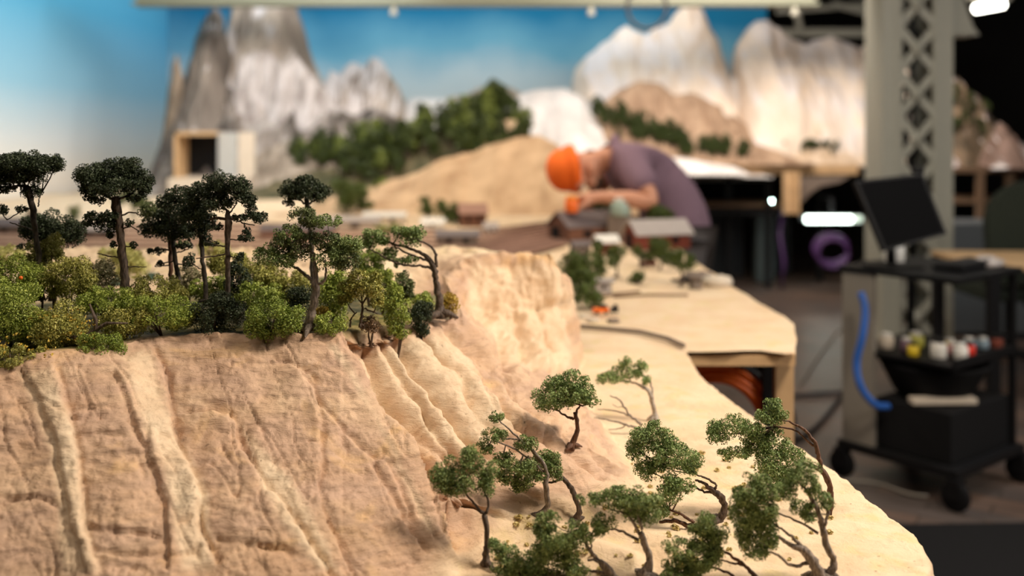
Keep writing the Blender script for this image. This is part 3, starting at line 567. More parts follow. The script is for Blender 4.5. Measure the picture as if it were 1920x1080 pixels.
tree(PT, 'short round-crowned dark tree behind the leftmost trunk', 'model tree', (93, 560), z1([(210, 420, 100, 62), (150, 430, 66, 50), (280, 445, 66, 52), (220, 470, 90, 34), (105, 500, 34, 12)]), z1([(215, 720, 12), (212, 600, 12), (205, 500, 13)]), [z1([(208, 520, 5), (160, 500, 4), (90, 515, 3)])], 'dark_leaf', 'bark_black', D=1.50, seed=22, group=PG, dens=1.1)
tree(PT, 'tall thick-trunked dark tree with a wide domed crown, second large tree from the left', 'model tree', (237, 570), z1([(480, 225, 120, 52), (470, 170, 90, 46), (400, 215, 66, 54), (540, 185, 66, 46), (595, 225, 44, 46), (470, 230, 110, 46), (380, 270, 46, 40), (605, 270, 24, 30), (410, 305, 34, 20), (560, 298, 28, 18), (400, 370, 44, 18), (380, 400, 40, 16), (450, 405, 50, 34), (470, 370, 40, 18), (465, 440, 18, 22), (562, 495, 16, 14), (545, 400, 20, 14), (480, 490, 14, 16)]),
     z1([(535, 740, 27), (528, 640, 24), (515, 520, 22), (503, 400, 22), (485, 290, 26)]), [z1([(485, 300, 9), (440, 285, 7), (420, 230, 5)]), z1([(500, 300, 8), (545, 280, 6), (580, 240, 4)]), z1([(505, 370, 5), (560, 355, 4), (600, 365, 3)]), z1([(510, 430, 5), (550, 415, 4), (590, 432, 3)]), z1([(505, 545, 4), (450, 540, 4), (410, 530, 3)]), z1([(535, 585, 4), (580, 588, 3), (612, 588, 2)]), z1([(500, 390, 5), (440, 395, 4), (360, 410, 3)])], 'dark_leaf', 'bark', D=1.42, seed=23, group=PG, dens=1.1)
tree(PT, 'slim dark tree with an olive-tipped crown and pinkish trunk in the middle group', 'model tree', (322, 560), z1([(640, 350, 56, 36), (680, 395, 60, 36), (640, 430, 52, 34), (720, 430, 66, 40), (690, 370, 40, 30), (660, 520, 36, 14), (760, 490, 40, 14), (675, 575, 16, 14)]), z1([(725, 720, 13), (720, 620, 12), (718, 520, 12), (712, 440, 12)]), [z1([(718, 520, 5), (690, 510, 4), (640, 520, 3)]), z1([(722, 530, 4), (770, 520, 4), (810, 500, 3)])], ['pine_leaf', 'dark_leaf', 'dark_leaf'], 'bark_red', D=1.50, seed=24, group=PG, dens=1.1)
tree(PT, 'thin dark tree leaning right beside the pinkish trunk', 'model tree', (338, 560), z1([(760, 290, 60, 36), (700, 310, 46, 26), (780, 340, 76, 46), (740, 430, 56, 34), (790, 440, 40, 30), (800, 560, 24, 30), (780, 500, 28, 12)]), z1([(770, 720, 15), (750, 620, 14), (738, 540, 12), (728, 440, 12)]), [z1([(742, 560, 4), (690, 572, 3), (660, 575, 2)]), z1([(735, 500, 4), (780, 505, 4), (820, 490, 3)])], 'dark_leaf', 'bark_black', D=1.47, seed=25, group=PG, dens=1.1)
tree(PT, 'straight dark tree whose crown merges under its taller right neighbour', 'model tree', (384, 565), z1([(840, 270, 60, 40), (860, 330, 66, 50), (800, 370, 50, 40), (870, 390, 46, 34), (875, 470, 22, 22), (860, 415, 50, 20), (830, 430, 40, 28)]), z1([(870, 740, 14), (865, 660, 13), (855, 560, 12), (846, 450, 13), (842, 380, 12)]), [z1([(865, 600, 4), (830, 590, 3), (800, 570, 3)]), z1([(848, 460, 4), (880, 480, 4), (900, 500, 3)])], 'dark_leaf', 'bark_black', D=1.44, seed=26, group=PG, dens=1.1)
tree(PT, 'tall dark tree with a drooping right branch, last of the middle group', 'model tree', (427, 570), z1([(940, 230, 80, 40), (900, 270, 56, 40), (1010, 250, 50, 42), (985, 290, 60, 36), (1045, 310, 32, 34), (920, 320, 60, 30), (1060, 360, 30, 26), (1100, 380, 34, 20), (1040, 440, 16, 24), (1035, 465, 34, 14), (905, 415, 30, 16), (1015, 545, 22, 16), (890, 490, 28, 10), (1010, 380, 36, 14)]),
     z1([(962, 750, 15), (962, 660, 14), (960, 560, 14), (960, 470, 15), (965, 400, 20), (958, 350, 10)]), [z1([(965, 390, 9), (920, 380, 8), (880, 385, 5)]), z1([(970, 385, 9), (1020, 370, 7), (1080, 380, 4)]), z1([(985, 375, 6), (1020, 400, 4), (1075, 412, 3)]), z1([(1030, 400, 4), (1035, 440, 3), (1035, 460, 3)]), z1([(955, 500, 5), (915, 495, 4), (870, 480, 3)]), z1([(955, 530, 4), (900, 540, 4), (835, 548, 3)]), z1([(965, 470, 4), (1010, 472, 3), (1050, 465, 2)]), z1([(965, 360, 5), (990, 330, 4), (1000, 300, 3)])], 'dark_leaf', 'bark', D=1.415, seed=27, group=PG, dens=1.1)
tree(PT, 'small lone umbrella crown standing free above the green spreading tree', 'model tree', (588, 540), z1([(1285, 245, 70, 40), (1230, 265, 50, 34), (1345, 270, 48, 34), (1290, 280, 80, 22), (1215, 318, 22, 16), (1290, 225, 44, 24)]), z1([(1318, 700, 13), (1316, 560, 12), (1310, 430, 12), (1300, 340, 14), (1290, 300, 14)]), [z1([(1298, 325, 6), (1260, 305, 5), (1225, 300, 3)]), z1([(1300, 320, 6), (1340, 300, 5), (1370, 290, 3)])], 'dark_leaf', 'bark_black', D=1.56, seed=28, group=PG, dens=1.1)
tree('spreading_model_tree', 'green spreading tree with layered pads and a twisted grey trunk on the rim', 'model tree', (582, 618), z2([(285, 235, 56, 32), (390, 255, 66, 24), (330, 265, 50, 24), (235, 315, 66, 36), (190, 350, 50, 24), (145, 400, 60, 42), (260, 380, 66, 40), (215, 425, 50, 28), (390, 345, 60, 36), (450, 380, 70, 46), (480, 430, 50, 40), (400, 420, 56, 40), (330, 330, 40, 26), (500, 360, 40, 30)]),
     z2([(315, 715, 32), (325, 640, 24), (340, 570, 22), (340, 510, 20), (338, 440, 12), (332, 390, 7)]), [z2([(330, 510, 11), (290, 480, 9), (240, 450, 7), (205, 435, 4)]), z2([(345, 525, 9), (380, 510, 7), (388, 460, 6), (385, 420, 4)]), z2([(335, 420, 6), (380, 390, 5), (420, 378, 3)]), z2([(332, 400, 5), (300, 360, 4), (270, 340, 3)])], ['pine_leaf', 'tree_leaf'], 'bark_grey', D=1.395, seed=29)
tree('spreading_model_tree', 'bent tree leaning left over the cliff from the right end of the cliff top', 'model tree', (822, 588), z2([(735, 325, 62, 36), (700, 300, 36, 26), (770, 300, 30, 22), (590, 325, 54, 34), (625, 345, 30, 22), (655, 400, 34, 26), (745, 420, 26, 18), (700, 425, 28, 16), (560, 350, 30, 26), (680, 440, 12, 14)]),
     z2([(868, 655, 32), (862, 590, 22), (850, 510, 17), (838, 450, 17), (800, 400, 11), (740, 375, 8), (650, 345, 5)]), [z2([(840, 460, 9), (780, 445, 7), (700, 440, 6), (620, 400, 5), (570, 372, 3)]), z2([(850, 450, 9), (848, 400, 8), (820, 355, 6), (760, 330, 4)]), z2([(830, 430, 8), (770, 410, 6), (700, 380, 5), (660, 350, 4)]), z2([(690, 380, 4), (660, 400, 3), (620, 395, 3)])], 'leaf', 'bark', D=1.56, seed=30)
# ------------------------------------------------------------ shrubs of the cliff top
def shrub(label, px, py, rx, ry, leaf, D=None, seed=1, group=None, name='model_shrub', extra=(), lsz=3.0, stems=3, clump=.34, dens=1.0, cat='model shrub'):
    rng = random.Random(seed)
    if D is None: D = hit(px, min(py+ry*.9, 1078))
    s = D/F; x = (px-960)*s; zb = P(px, py+ry, D).z
    if Y2.min() < D < Y2.max():
        g = zat(x, D); zb = min(g, zb) if zb-g < .06 else g
    b = Vector((x, D, zb)); root = thing(name, label, cat, b, 0, group); mb = MB(); c0 = P(px, py, D)
    for k in range(stems):
        e = c0+Vector((rng.uniform(-.6, .6)*rx*s, rng.uniform(-.4, .4)*rx*s, rng.uniform(-.2, .5)*ry*s)); m_ = b.lerp(e, .5)+Vector((rng.uniform(-3, 3)*s, 0, 0))
        mb.tube([b-Vector((0, 0, 2*s)), m_, e], [2.2*s, 1.6*s, .7*s], 6, jit=.15, rng=rng)
    mb.build('stem', M['bark'], root, b)
    rx *= 1.28; ry *= 1.28
    pads = [(px, py, rx, ry)]+[(px+a, py+c, d, e) for a, c, d, e in extra]
    P3 = []; n = []
    for (a, c, d, e) in pads:
        v = P(a, c, D); P3.append((v.x, v.y, v.z, d*s, d*s*.75, e*s)); n.append(dens*math.pi*d*e*1.15*(3.0/lsz)**2)
    V_, F_ = leaf_cloud(P3, lsz*s, n, seed*17+3, clump=clump); mesh_np('foliage', V_, F_, M[leaf], root, origin=b)
    return root
SH = [  # front row along the rim
 ('large olive shrub cut by the left edge of the photo', 22, 588, 62, 58, 'moss_leaf', 1.335, [(-40, -40, 40, 40), (40, 20, 40, 34)]),
 ('tall green shrub with a red blossom at the far left edge', 22, 520, 52, 40, 'moss_leaf', 1.40, [(30, 20, 36, 30), (-30, 30, 40, 34)]),
 ('flowering shrub with yellow specks leaning over the left rim', 112, 610, 62, 40, 'olive_leaf', 1.34, [(-40, 30, 42, 26), (30, 20, 34, 24)]),
 ('bright green tuft hanging over the rim at the left', 190, 652, 40, 26, 'lime_leaf', 1.32, [(22, 14, 18, 16)]),
 ('low yellow-green scrub on the rim in the bottom left corner of the cliff top', 24, 672, 60, 20, 'olive_leaf', 1.27, [(-10, 14, 30, 16)]),
 ('round mossy shrub right of the fallen twig', 234, 604, 42, 27, 'olive_leaf', 1.37, [(24, -10, 26, 20)]),
 ('wide green cushion left of the black-green shrub', 304, 590, 54, 30, 'moss_leaf', 1.385, [(36, 6, 34, 26), (-30, -6, 30, 22)]),
 ('black-green round shrub between two brighter cushions', 404, 594, 46, 36, 'dark_leaf', 1.39, [(20, -16, 26, 22)]),
 ('brightest moss-green cushion in the middle of the rim', 510, 598, 52, 34, 'lime_leaf', 1.37, [(-28, 10, 30, 24), (30, 0, 26, 26)]),
 ('small green tuft at the foot of the green spreading tree', 621, 608, 28, 19, 'moss_leaf', 1.39, []),
 ('ochre tuft half hidden behind the green spreading trunk', 603, 588, 14, 12, 'yellow_leaf', 1.43, []),
 ('dark green bush hanging over the start of the fluted slope', 746, 588, 25, 36, 'moss_leaf', 1.47, [(-6, -40, 20, 18), (6, 34, 18, 16)]),
 ('nearly black bush hanging over the fluted slope', 790, 594, 20, 29, 'dark_leaf', 1.51, [(-10, -12, 16, 16), (2, 26, 15, 14)]),
 ('dark upright bush above the hanging bushes', 757, 534, 19, 22, 'pine_leaf', 1.56, [(8, 14, 16, 16)]),
 ('mossy green bush left of the bent tree trunk at the right end', 795, 566, 19, 15, 'moss_leaf', 1.55, []),
 ('golden yellow bush right of the bent trunk at the right end', 846, 571, 16, 18, 'yellow_leaf', 1.59, []),
 ('brown twiggy bush on the edge at the top of the fluted slope', 695, 609, 17, 15, 'brown_leaf', 1.425, []),
 # middle
 ('pale yellow-green spray rising in front of the short round tree', 78, 476, 24, 26, 'pale_leaf', 1.45, [(-28, 16, 18, 20), (-8, 30, 20, 24)]),
 ('pale spray of upright leaves under the short round tree', 102, 462, 16, 22, 'pale_leaf', 1.44, [(8, 16, 12, 14)]),
 ('light olive shrub below the pale sprays', 128, 522, 46, 34, 'olive_leaf', 1.41, [(-30, 14, 30, 24), (26, 14, 30, 26)]),
 ('sage grey twiggy shrub left of the tall thick trunk', 178, 524, 34, 32, 'sage_leaf', 1.46, [(-16, -14, 18, 16)]),
 ('dark moss shrub in front of the thick trunk', 200, 566, 46, 26, 'moss_leaf', 1.39, [(-34, 6, 30, 22), (30, 4, 26, 20)]),
 ('light olive thicket right of the thick trunk', 292, 548, 46, 26, 'olive_leaf', 1.43, [(36, 4, 28, 20), (-24, 8, 24, 20)]),
 ('fine brownish shrub left of the straight dark trunk', 352, 528, 26, 26, 'sage_leaf', 1.50, []),
 ('pale yellow-green low cloud behind the middle group', 432, 498, 36, 22, 'olive_leaf', 1.52, [(-26, -4, 20, 14)]),
 ('dark small bush beside the last trunk of the middle group', 444, 520, 22, 26, 'dark_leaf', 1.45, []),
 ('olive thicket right of the last trunk of the middle group', 486, 516, 40, 26, 'olive_leaf', 1.50, [(30, 8, 28, 22)]),
 ('deep green shrub behind the brightest cushion', 478, 556, 44, 24, 'moss_leaf', 1.45, [(34, 4, 28, 20)]),
 ('olive green mass left of the twisted grey trunk', 540, 540, 36, 30, 'olive_leaf', 1.49, [(16, 16, 24, 20)]),
 ('dark bush touching the twisted grey trunk', 560, 566, 22, 26, 'dark_leaf', 1.45, []),
 ('brown-green bush under the straight dark trunk', 398, 546, 34, 24, 'moss_leaf', 1.47, [(30, 8, 24, 20)]),
 ('mossy bush right of the twisted grey trunk', 628, 560, 34, 34, 'moss_leaf', 1.47, [(0, -36, 28, 20)]),
 ('feathery green bush under the lowest leaf pad of the spreading tree', 692, 494, 28, 26, 'lime_leaf', 1.60, [(10, 20, 22, 22)]),
 ('green bush filling the gap above the hanging bushes', 718, 540, 24, 34, 'moss_leaf', 1.55, [(-20, -20, 18, 20)]),
]
for i, (lb, px, py, rx, ry, lf, D, ex) in enumerate(SH): shrub(lb, px, py, rx, ry, lf, D, 200+i, extra=ex)
tree('small_model_tree', 'small olive tree with two thin stems above the brown twiggy bush', 'model tree', (676, 612), z2([(500, 545, 56, 40), (570, 540, 50, 44), (530, 500, 50, 36), (470, 590, 34, 26), (600, 590, 30, 34), (590, 500, 36, 26)]), z2([(532, 700, 9), (536, 650, 8), (540, 605, 6)]), [z2([(485, 705, 5), (492, 670, 5), (515, 640, 3)]), z2([(545, 625, 5), (580, 640, 4), (600, 650, 3)])], 'olive_leaf', 'bark', D=1.42, seed=61)
for i, (px, py, rx, ry, lf, D, lb) in enumerate([(240, 492, 30, 34, 'pale_leaf', 1.85, 'blurred pale green bush behind the thick trunk'), (262, 530, 14, 12, 'lime_leaf', 1.9, 'tiny round bright bush behind the light olive thicket'), (205, 478, 22, 12, 'pale_leaf', 1.95, 'flat pale bush on the cream ground left of the thick trunk'),
      (215, 532, 12, 9, 'teal_leaf', 1.75, 'small teal ball-shaped bush left of the thick trunk'), (290, 521, 13, 9, 'teal_leaf', 1.85, 'small teal ball-shaped bush right of the thick trunk'), (400, 470, 30, 14, 'pale_leaf', 2.0, 'blurred pale bush behind the straight dark trunk'), (640, 470, 26, 18, 'lime_leaf', 1.75, 'blurred bright bush behind the spreading tree'), (20, 480, 26, 16, 'pale_leaf', 1.7, 'pale tuft by the left edge behind the shrubs')]):
    shrub(lb, px, py, rx, ry, lf, D, 300+i, lsz=4)
# fallen twig and the red blossom of the far left shrub
rngt = random.Random(3); b0 = P(170, 640, 1.335)
MB().tube([P(*q, 1.33) for q in ((92, 612), (125, 628), (150, 636), (175, 622), (200, 606), (240, 606))], [.0012, .002, .0034, .003, .002, .0008], 7, jit=.2, rng=rngt).tube([P(*q, 1.33) for q in ((178, 640), (180, 600), (168, 570))], [.003, .0022, .001], 7, jit=.2, rng=rngt).build('fallen_twig', M['bark'], None, b0)
tag(bpy.data.objects['fallen_twig'], 'forked brown fallen twig among the yellow-speckled shrubs on the left rim', 'twig')
for k, (px, py, D, cnt, mt) in enumerate([(112, 612, 1.30, 60, 'yellow_leaf'), (40, 664, 1.25, 30, 'yellow_leaf')]):
    rr = random.Random(k); V_, F_ = leaf_cloud([(P(px+rr.uniform(-60, 60), py+rr.uniform(-20, 24), D).x, D+rr.uniform(0, .03), P(px, py+rr.uniform(-30, 30), D).z, .003, .003, .002) for _ in range(cnt)], .0028, [5]*cnt, k)
    root = [o for o in COL.objects if o.get('label', '').startswith('flowering shrub' if k == 0 else 'low yellow-green scrub')][0]
    f = mesh_np('blossoms', V_, F_, M['yellow_leaf'], root, origin=root.location); f['label'] = 'yellow blossoms'
root = [o for o in COL.objects if o.get('label', '').startswith('tall green shrub with a red')][0]
f = MB().ball(P(39, 521, 1.345), .0028, 8).build('blossom', M['orange'], root, root.location); f['label'] = 'red blossom'
# grass tufts
tV, tF = leaf_cloud([(0, 0, .003, .007, .006, .0035)], .004, [90], 5)
tuft0 = None; rg = random.Random(9); cnt = 0
for _ in range(420):
    px, py = rg.uniform(930, 1650), rg.uniform(830, 1075); D = hit(px, py)
    if D is None: continue
    x = (px-960)*D/F; k = np.argmin((X2-x)**2+(Y2-D)**2); k = np.unravel_index(k, X2.shape)
    if SL[k] > .15 or INT[k] and T[k] < .9: continue
    if vnoise(np.array([x*9.]), np.array([D*9.]))[0] < -.05: continue
    loc = (float(X2[k]), float(Y2[k]), float(Z2[k]))
    if float(X2[k]) > np.interp(D, ys, xe)-.04: continue
    if tuft0 is None: tuft0 = mesh_np('grass_tuft', tV, tF, M['tuft_leaf']); o = tuft0
    else: o = tuft0.copy(); COL.objects.link(o)
    o.location = loc; o.rotation_euler = (0, 0, rg.uniform(0, 6)); q = rg.uniform(.4, .95); o.scale = (q, q, q*.8)
    tag(o, 'tiny ochre grass tuft on the sand between the bent trees', 'grass tuft', 'grass tufts on the sandy ledge'); cnt += 1
    if cnt >= 110: break
# ------------------------------------------------------------ middle layout table
def xedge(y): return np.interp(y, [2.3, 2.65, 3.2, 3.93, 4.4, 4.7, 5.0, 6, 8.3], [.655, .753, .735, .716, .735, .70, .55, .5, .45])
tb = thing('layout_table', 'long sandy model railway table with a plywood edge carrying houses and tracks', 'layout table', (-1.0, 5.2, 0))
nY, nX = 150, 150; yy = np.linspace(2.305, 8.4, nY); Ym = np.repeat(yy[:, None], nX, 1); xl = np.full(nY, -3.88); xr = xedge(yy)+.012*vnoise(yy*9, yy*0)
Xm = xl[:, None]+(xr-xl)[:, None]*np.linspace(0, 1, nX)[None, :]**.8
Ym[0] = np.where(Xm[0] < .385, 2.25, 2.31+.03*vnoise(Xm[0]*14, Xm[0]*0)); Ym[1] = np.maximum(Ym[1], Ym[0]+.004)
Zm = .883+.010*fbm(Xm*3, Ym*3, 4)*sstep(2.4, 2.8, Ym)+.004*fbm(Xm*16, Ym*16, 3)
Zm = np.where((Xm < .40) & (Ym < 2.32), .868, Zm); Zm += .0*np.exp(-((Xm+2.6)/.7)**2-((Ym-6.6)/.8)**2)
ix = np.arange(nY*nX).reshape(nY, nX); Qm = np.stack([ix[:-1, :-1], ix[:-1, 1:], ix[1:, 1:], ix[1:, :-1]], -1).reshape(-1, 4)
mesh_np('ground', np.stack([Xm, Ym, Zm], -1).reshape(-1, 3), Qm, M['rock'], tb, True, tb.location)
a_ = tb.children[0].data.attributes.new('flat', 'FLOAT', 'POINT'); a_.data.foreach_set('value', np.ones(nY*nX, dtype=np.float32))
vs = [(float(xedge(y)), float(y)) for y in np.linspace(2.32, 8.4, 30)]; pol = [(-3.85, 2.32)]+vs+[(-3.85, 8.4)]; n_ = len(pol)
mb = MB(); mb.add([(x, y, .872) for x, y in pol]+[(x, y, .848) for x, y in pol], [tuple(range(n_)), tuple(range(n_, 2*n_))[::-1]]+[(i, (i+1) % n_, n_+(i+1) % n_, n_+i) for i in range(n_)])
mb.build('tabletop', M['wood'], tb, tb.location)
for (x, y) in ((.660, 2.42), (.62, 4.2), (.40, 6.4), (-1.2, 2.5), (-3.6, 2.5), (-1.2, 6.4), (-3.6, 6.4)): MB().box((x, y, .424), (.045, .022, .848), bev=.002).build('leg', M['wood'], tb, tb.location)
for (x, y) in ((.650, 2.52), (.50, 4.4)): MB().box((x, y, .424), (.035, .03, .848)).build('leg', M['black'], tb, tb.location)
MB().box((.0, 3.2, .81), (.03, 1.7, .07)).box((-1.9, 3.2, .81), (.03, 1.7, .07)).box((-1.7, 4.9, .81), (3.8, .03, .07)).build('underframe', M['wood'], tb, tb.location)
# cables under the table corner
def ring(name, label, px, py, D, r, tr, m, a0=0, tilt=.25, wraps=1):
    mb = MB(); rg = random.Random(int(px)); c = P(px, py, D)
    for w in range(wraps):
        of = Vector((rg.uniform(-1, 1)*tr*.3, (w % 2)*tr*1.3, rg.uniform(-1, 1)*tr*.3)); pts = []; rw = r-(w//2)*tr*1.7
        for k in range(49):
            a = 2*math.pi*k/48; pts.append(c+of+Vector((math.cos(a)*rw, math.sin(a)*tilt*r*.3, math.sin(a)*rw)))
        mb.tube(pts, tr, 8)
    return tag(mb.build(name, m, None, c), label, 'cable')
ring('cable_coil', 'thick orange cable coil hanging under the corner of the layout table', 1338, 812, 2.52, .165, .010, M['orange'], wraps=6)
ring('cable_coil', 'black cable coil arching around the orange one under the table corner', 1345, 806, 2.80, .215, .013, M['black'], wraps=3)
def gD(py, z=.885): return (H-z)*F/(py-HY)
def gp(px, py, z=.885): return P(px, py, gD(py, z))
# ballast yard and tracks
YA = [(-60, 425), (400, 418), (760, 430), (900, 432), (1035, 418)]; YB = [(-60, 492), (400, 505), (760, 512), (880, 505), (1060, 462)]
ya = smooth_path(YA, 8); yb = smooth_path(YB, 8); mb = MB(); vs = []
for a, b in zip(ya, yb):
    for k in range(6):
        t = k/5; v = gp(a[0]+(b[0]-a[0])*t, a[1]+(b[1]-a[1])*t); v.z = .893; vs.append(v)
nn = len(ya); mb.add(vs+[v-Vector((0, 0, .02)) for v in vs], [(i*6+k, i*6+k+1, (i+1)*6+k+1, (i+1)*6+k) for i in range(nn-1) for k in range(5)])
tag(mb.build('ballast_bed', M['ballast'], None, gp(500, 470)), 'pinkish gravel bed of the model railway yard across the middle table', 'gravel bed', kind='stuff')
for ti in range(9):
    t = (ti+.5)/9; A = [gp(a[0]+(b[0]-a[0])*t, a[1]+(b[1]-a[1])*t) for a, b in zip(YA, YB)]; pts = [Vector(v) for v in smooth_path([tuple(p) for p in A], 10)]
    for p in pts: p.z = .901
    root = thing('railway_track', 'brown model railway track across the yard, '+['farthest from the camera', 'second farthest', 'third farthest', 'fourth farthest', 'middle one of nine', 'fourth nearest', 'third nearest', 'second nearest', 'nearest to the camera'][ti], 'railway track', pts[0], 0)
    mb = MB(); bl = []
    for i, p in enumerate(pts):
        d = (pts[min(i+1, len(pts)-1)]-pts[max(i-1, 0)]).normalized(); nrm = Vector((-d.y, d.x, 0)); bl += [p-nrm*.032-Vector((0, 0, .004)), p-nrm*.022-Vector((0, 0, .001)), p+nrm*.022-Vector((0, 0, .001)), p+nrm*.032-Vector((0, 0, .004))]
    mb.add(bl, [(i*4+k, i*4+k+1, i*4+k+5, i*4+k+4) for i in range(len(pts)-1) for k in range(3)]); mb.build('ballast', M['pink'], root, root.location)
    for sd in (-1, 1):
        q = []
        for i, p in enumerate(pts):
            d = (pts[min(i+1, len(pts)-1)]-pts[max(i-1, 0)]).normalized(); nrm = Vector((-d.y, d.x, 0)); q.append(p+nrm*sd*.0085)
        MB().tube(q, .0022, 4).build('rail', M['rail'], root, root.location)
    mb = MB(); tot = 0
    for a, b in zip(pts[:-1], pts[1:]):
        L = (b-a).length; k = int(L/.03)
        for j in range(k): mb.box(a.lerp(b, (j+.5)/k)-Vector((0, 0, .002)), (.006, .03, .003), math.atan2(b.y-a.y, b.x-a.x))
    tag(mb.build('sleepers', M['sleeper'], root, root.location), kind='stuff')
def house(name, label, px, py, w, d, h, rh, rot, wall, roof, door=True, cat='model building', z=.885, ov=.01, holes=2, grp=None):
    """gable-roofed building: ridge along local x"""
    b = gp(px, py, z); root = thing(name, label, cat, b, rot, grp)
    mb = MB(); mb.add([(x, y, zz) for x in (-w/2, w/2) for (y, zz) in ((-d/2, 0), (d/2, 0), (d/2, h), (0, h+rh), (-d/2, h))],
        [(0, 1, 2, 3, 4), (9, 8, 7, 6, 5), (0, 5, 6, 1), (1, 6, 7, 2), (4, 9, 5, 0), (2, 7, 8, 3), (3, 8, 9, 4)]); mb.build('walls', M[wall], root)
    mb = MB(); t = .006
    for s_ in (-1, 1):
        y1 = s_*(d/2+ov); z1 = h-ov*rh/(d/2)
        mb.add([(x, yy_, zz) for x in (-w/2-ov, w/2+ov) for (yy_, zz) in ((0, h+rh+.001), (y1, z1+.001), (y1, z1+t), (0, h+rh+t))], [(0, 1, 2, 3), (7, 6, 5, 4), (0, 4, 5, 1), (1, 5, 6, 2), (2, 6, 7, 3), (3, 7, 4, 0)])
    mb.build('roof', M[roof], root)
    if door:
        MB().box((-w/2-.001, d*.12, h*.45), (.006, d*.36, h*.9)).build('door', M['black_matt'], root)
    for k in range(holes): MB().box((-w/2+w*(k+.7)/(holes+.4), -d/2-.001, h*.55), (w*.12, .005, h*.4)).build('window', M['black_matt'], root)
    return root
house('engine_shed', 'large model engine shed with a dark grey roof and black doorway, below the hands', 1106, 450, .34, .20, .075, .06, .45, 'rust', 'roof')
house('model_house', 'dark red model barn with a light grey roof beside the mauve shirt', 1232, 464, .25, .15, .07, .05, .30, 'red', 'roof_light', ov=.014)
house('model_house', 'small red model hut with a whitish roof between the shed and the barn', 1136, 474, .08, .08, .05, .022, .2, 'red', 'white')
house('model_house', 'low stone-coloured annex in front of the large engine shed', 1088, 474, .07, .06, .035, .012, .3, 'stone', 'roof')
house('model_house', 'low dark brown shed left of the mesa on the gravel yard', 858, 462, .18, .08, .05, .02, .05, 'stone', 'roof')
house('model_house', 'brown two-storey model house with a pink-grey roof right of the green trees', 886, 424, .14, .12, .075, .045, .15, 'rust', 'pink')
house('model_house', 'tan model barn with a rounded brown roof near the sand hill', 945, 395, .17, .12, .04, .05, .2, 'wood', 'rust')
house('warehouse', 'long low cream warehouse with a pale roof left of the green trees', 638, 432, .40, .12, .05, .02, .02, 'cream', 'roof_light')
house('warehouse', 'pale cream platform hall in the middle of the far yard', 722, 420, .22, .12, .045, .018, .02, 'cream', 'white')
house('warehouse', 'long pink-brown goods shed beside the lone umbrella tree', 560, 446, .34, .12, .04, .02, .03, 'pink', 'roof')
house('warehouse', 'low dark shed far left behind the leftmost tree', 40, 440, .26, .12, .05, .03, -.05, 'stone', 'roof')
house('warehouse', 'small greyish hall between the short round tree and the thick trunk', 190, 448, .18, .10, .045, .02, 0, 'stone', 'roof_light')
house('model_house', 'small white model cottage right of the two-storey house', 920, 437, .06, .05, .03, .02, .1, 'white', 'roof_light')
house('model_house', 'white model cottage in front of the cream platform hall', 812, 428, .11, .06, .03, .02, 0, 'white', 'white', holes=1)
house('model_house', 'tiny pale grey concrete hut beside the tall green trees', 1130, 548, .05, .04, .035, .004, .1, 'roof_light', 'roof_light', holes=1)
# little vehicles, stones, path on the front of the table
def block(name, label, px, py, w, d, h, m, cat, rz=0, wheels=True, z=.888):
    b = gp(px, py, z); root = thing(name, label, cat, b, rz)
    MB().box((0, 0, h*.42), (w, d, h*.55), bev=h*.1).build('body', M[m], root); MB().box((w*.15, 0, h*.85), (w*.45, d*.85, h*.4), bev=h*.08).build('cab', M['black'], root)
    for x in (-w*.3, w*.3):
        for y in (-d/2, d/2): MB().lathe([(h*.2, -.002), (h*.2, .002)], (x, y, h*.2), 10, Matrix.Rotation(math.pi/2, 3, 'X')).build('wheel', M['black_matt'], root)
block('model_tractor', 'tiny red model tractor on the sand near the tall green trees', 1126, 588, .045, .02, .024, 'orange', 'model tractor', .2)
block('model_cart', 'tiny dark model cart right of the red tractor', 1152, 586, .022, .015, .022, 'black', 'model cart')
block('model_truck', 'dark red model truck among the small trees in front of the barn', 1216, 498, .06, .025, .024, 'red', 'model truck', .3)
block('model_truck', 'dark flat model wagon at the foot of the right-hand small tree', 1276, 528, .06, .022, .012, 'black', 'model wagon', 0)
rs = random.Random(4)
for i, (px, py, r, lb) in enumerate([(1310, 528, .045, 'flat grey-brown stone on the right table edge'), (1345, 535, .04, 'pale flat stone next to the grey-brown one on the table edge'), (1305, 540, .02, 'small stone in front of the two flat stones'), (1112, 604, .014, 'small grey pebble below the red tractor'), (1150, 605, .014, 'grey pebble below the dark cart'), (1095, 596, .012, 'tiny pebble left of the red tractor')]):
    b = gp(px, py, .882); mb = MB().ball((0, 0, r*.3), (r*1.3, r*.9, r*.5), 12); mb.v = [(x*(1+rs.uniform(-.15, .15)), y*(1+rs.uniform(-.15, .15)), z*(1+rs.uniform(-.2, .2))) for x, y, z in mb.v]
    o = mb.build('stone', M['stone' if i % 2 == 0 else 'cream']); o.location = b; tag(o, lb, 'stone')
pts = [gp(x, y, .893) for x, y in ((1085, 612), (1140, 616), (1200, 622), (1250, 634), (1282, 648))]; mb = MB().tube(pts, .006, 6); tag(mb.build('wire', M['stone'], None, pts[0]), 'thin brown wire lying across the sand in front of the tractor', 'wire')
for i, (x0, y0, x1, y1) in enumerate([(1150, 556, 1290, 553), (1100, 562, 1200, 546)]):
    mb = MB().tube([gp(x0, y0, .888), gp((x0+x1)/2, (y0+y1)/2-2, .888), gp(x1, y1, .888)], .004, 6); tag(mb.build('low_wall', M['wood_dark'], None, gp(x0, y0, .893)), ['long low brown kerb across the sand behind the tractor', 'short low brown kerb beside the concrete hut'][i], 'kerb')
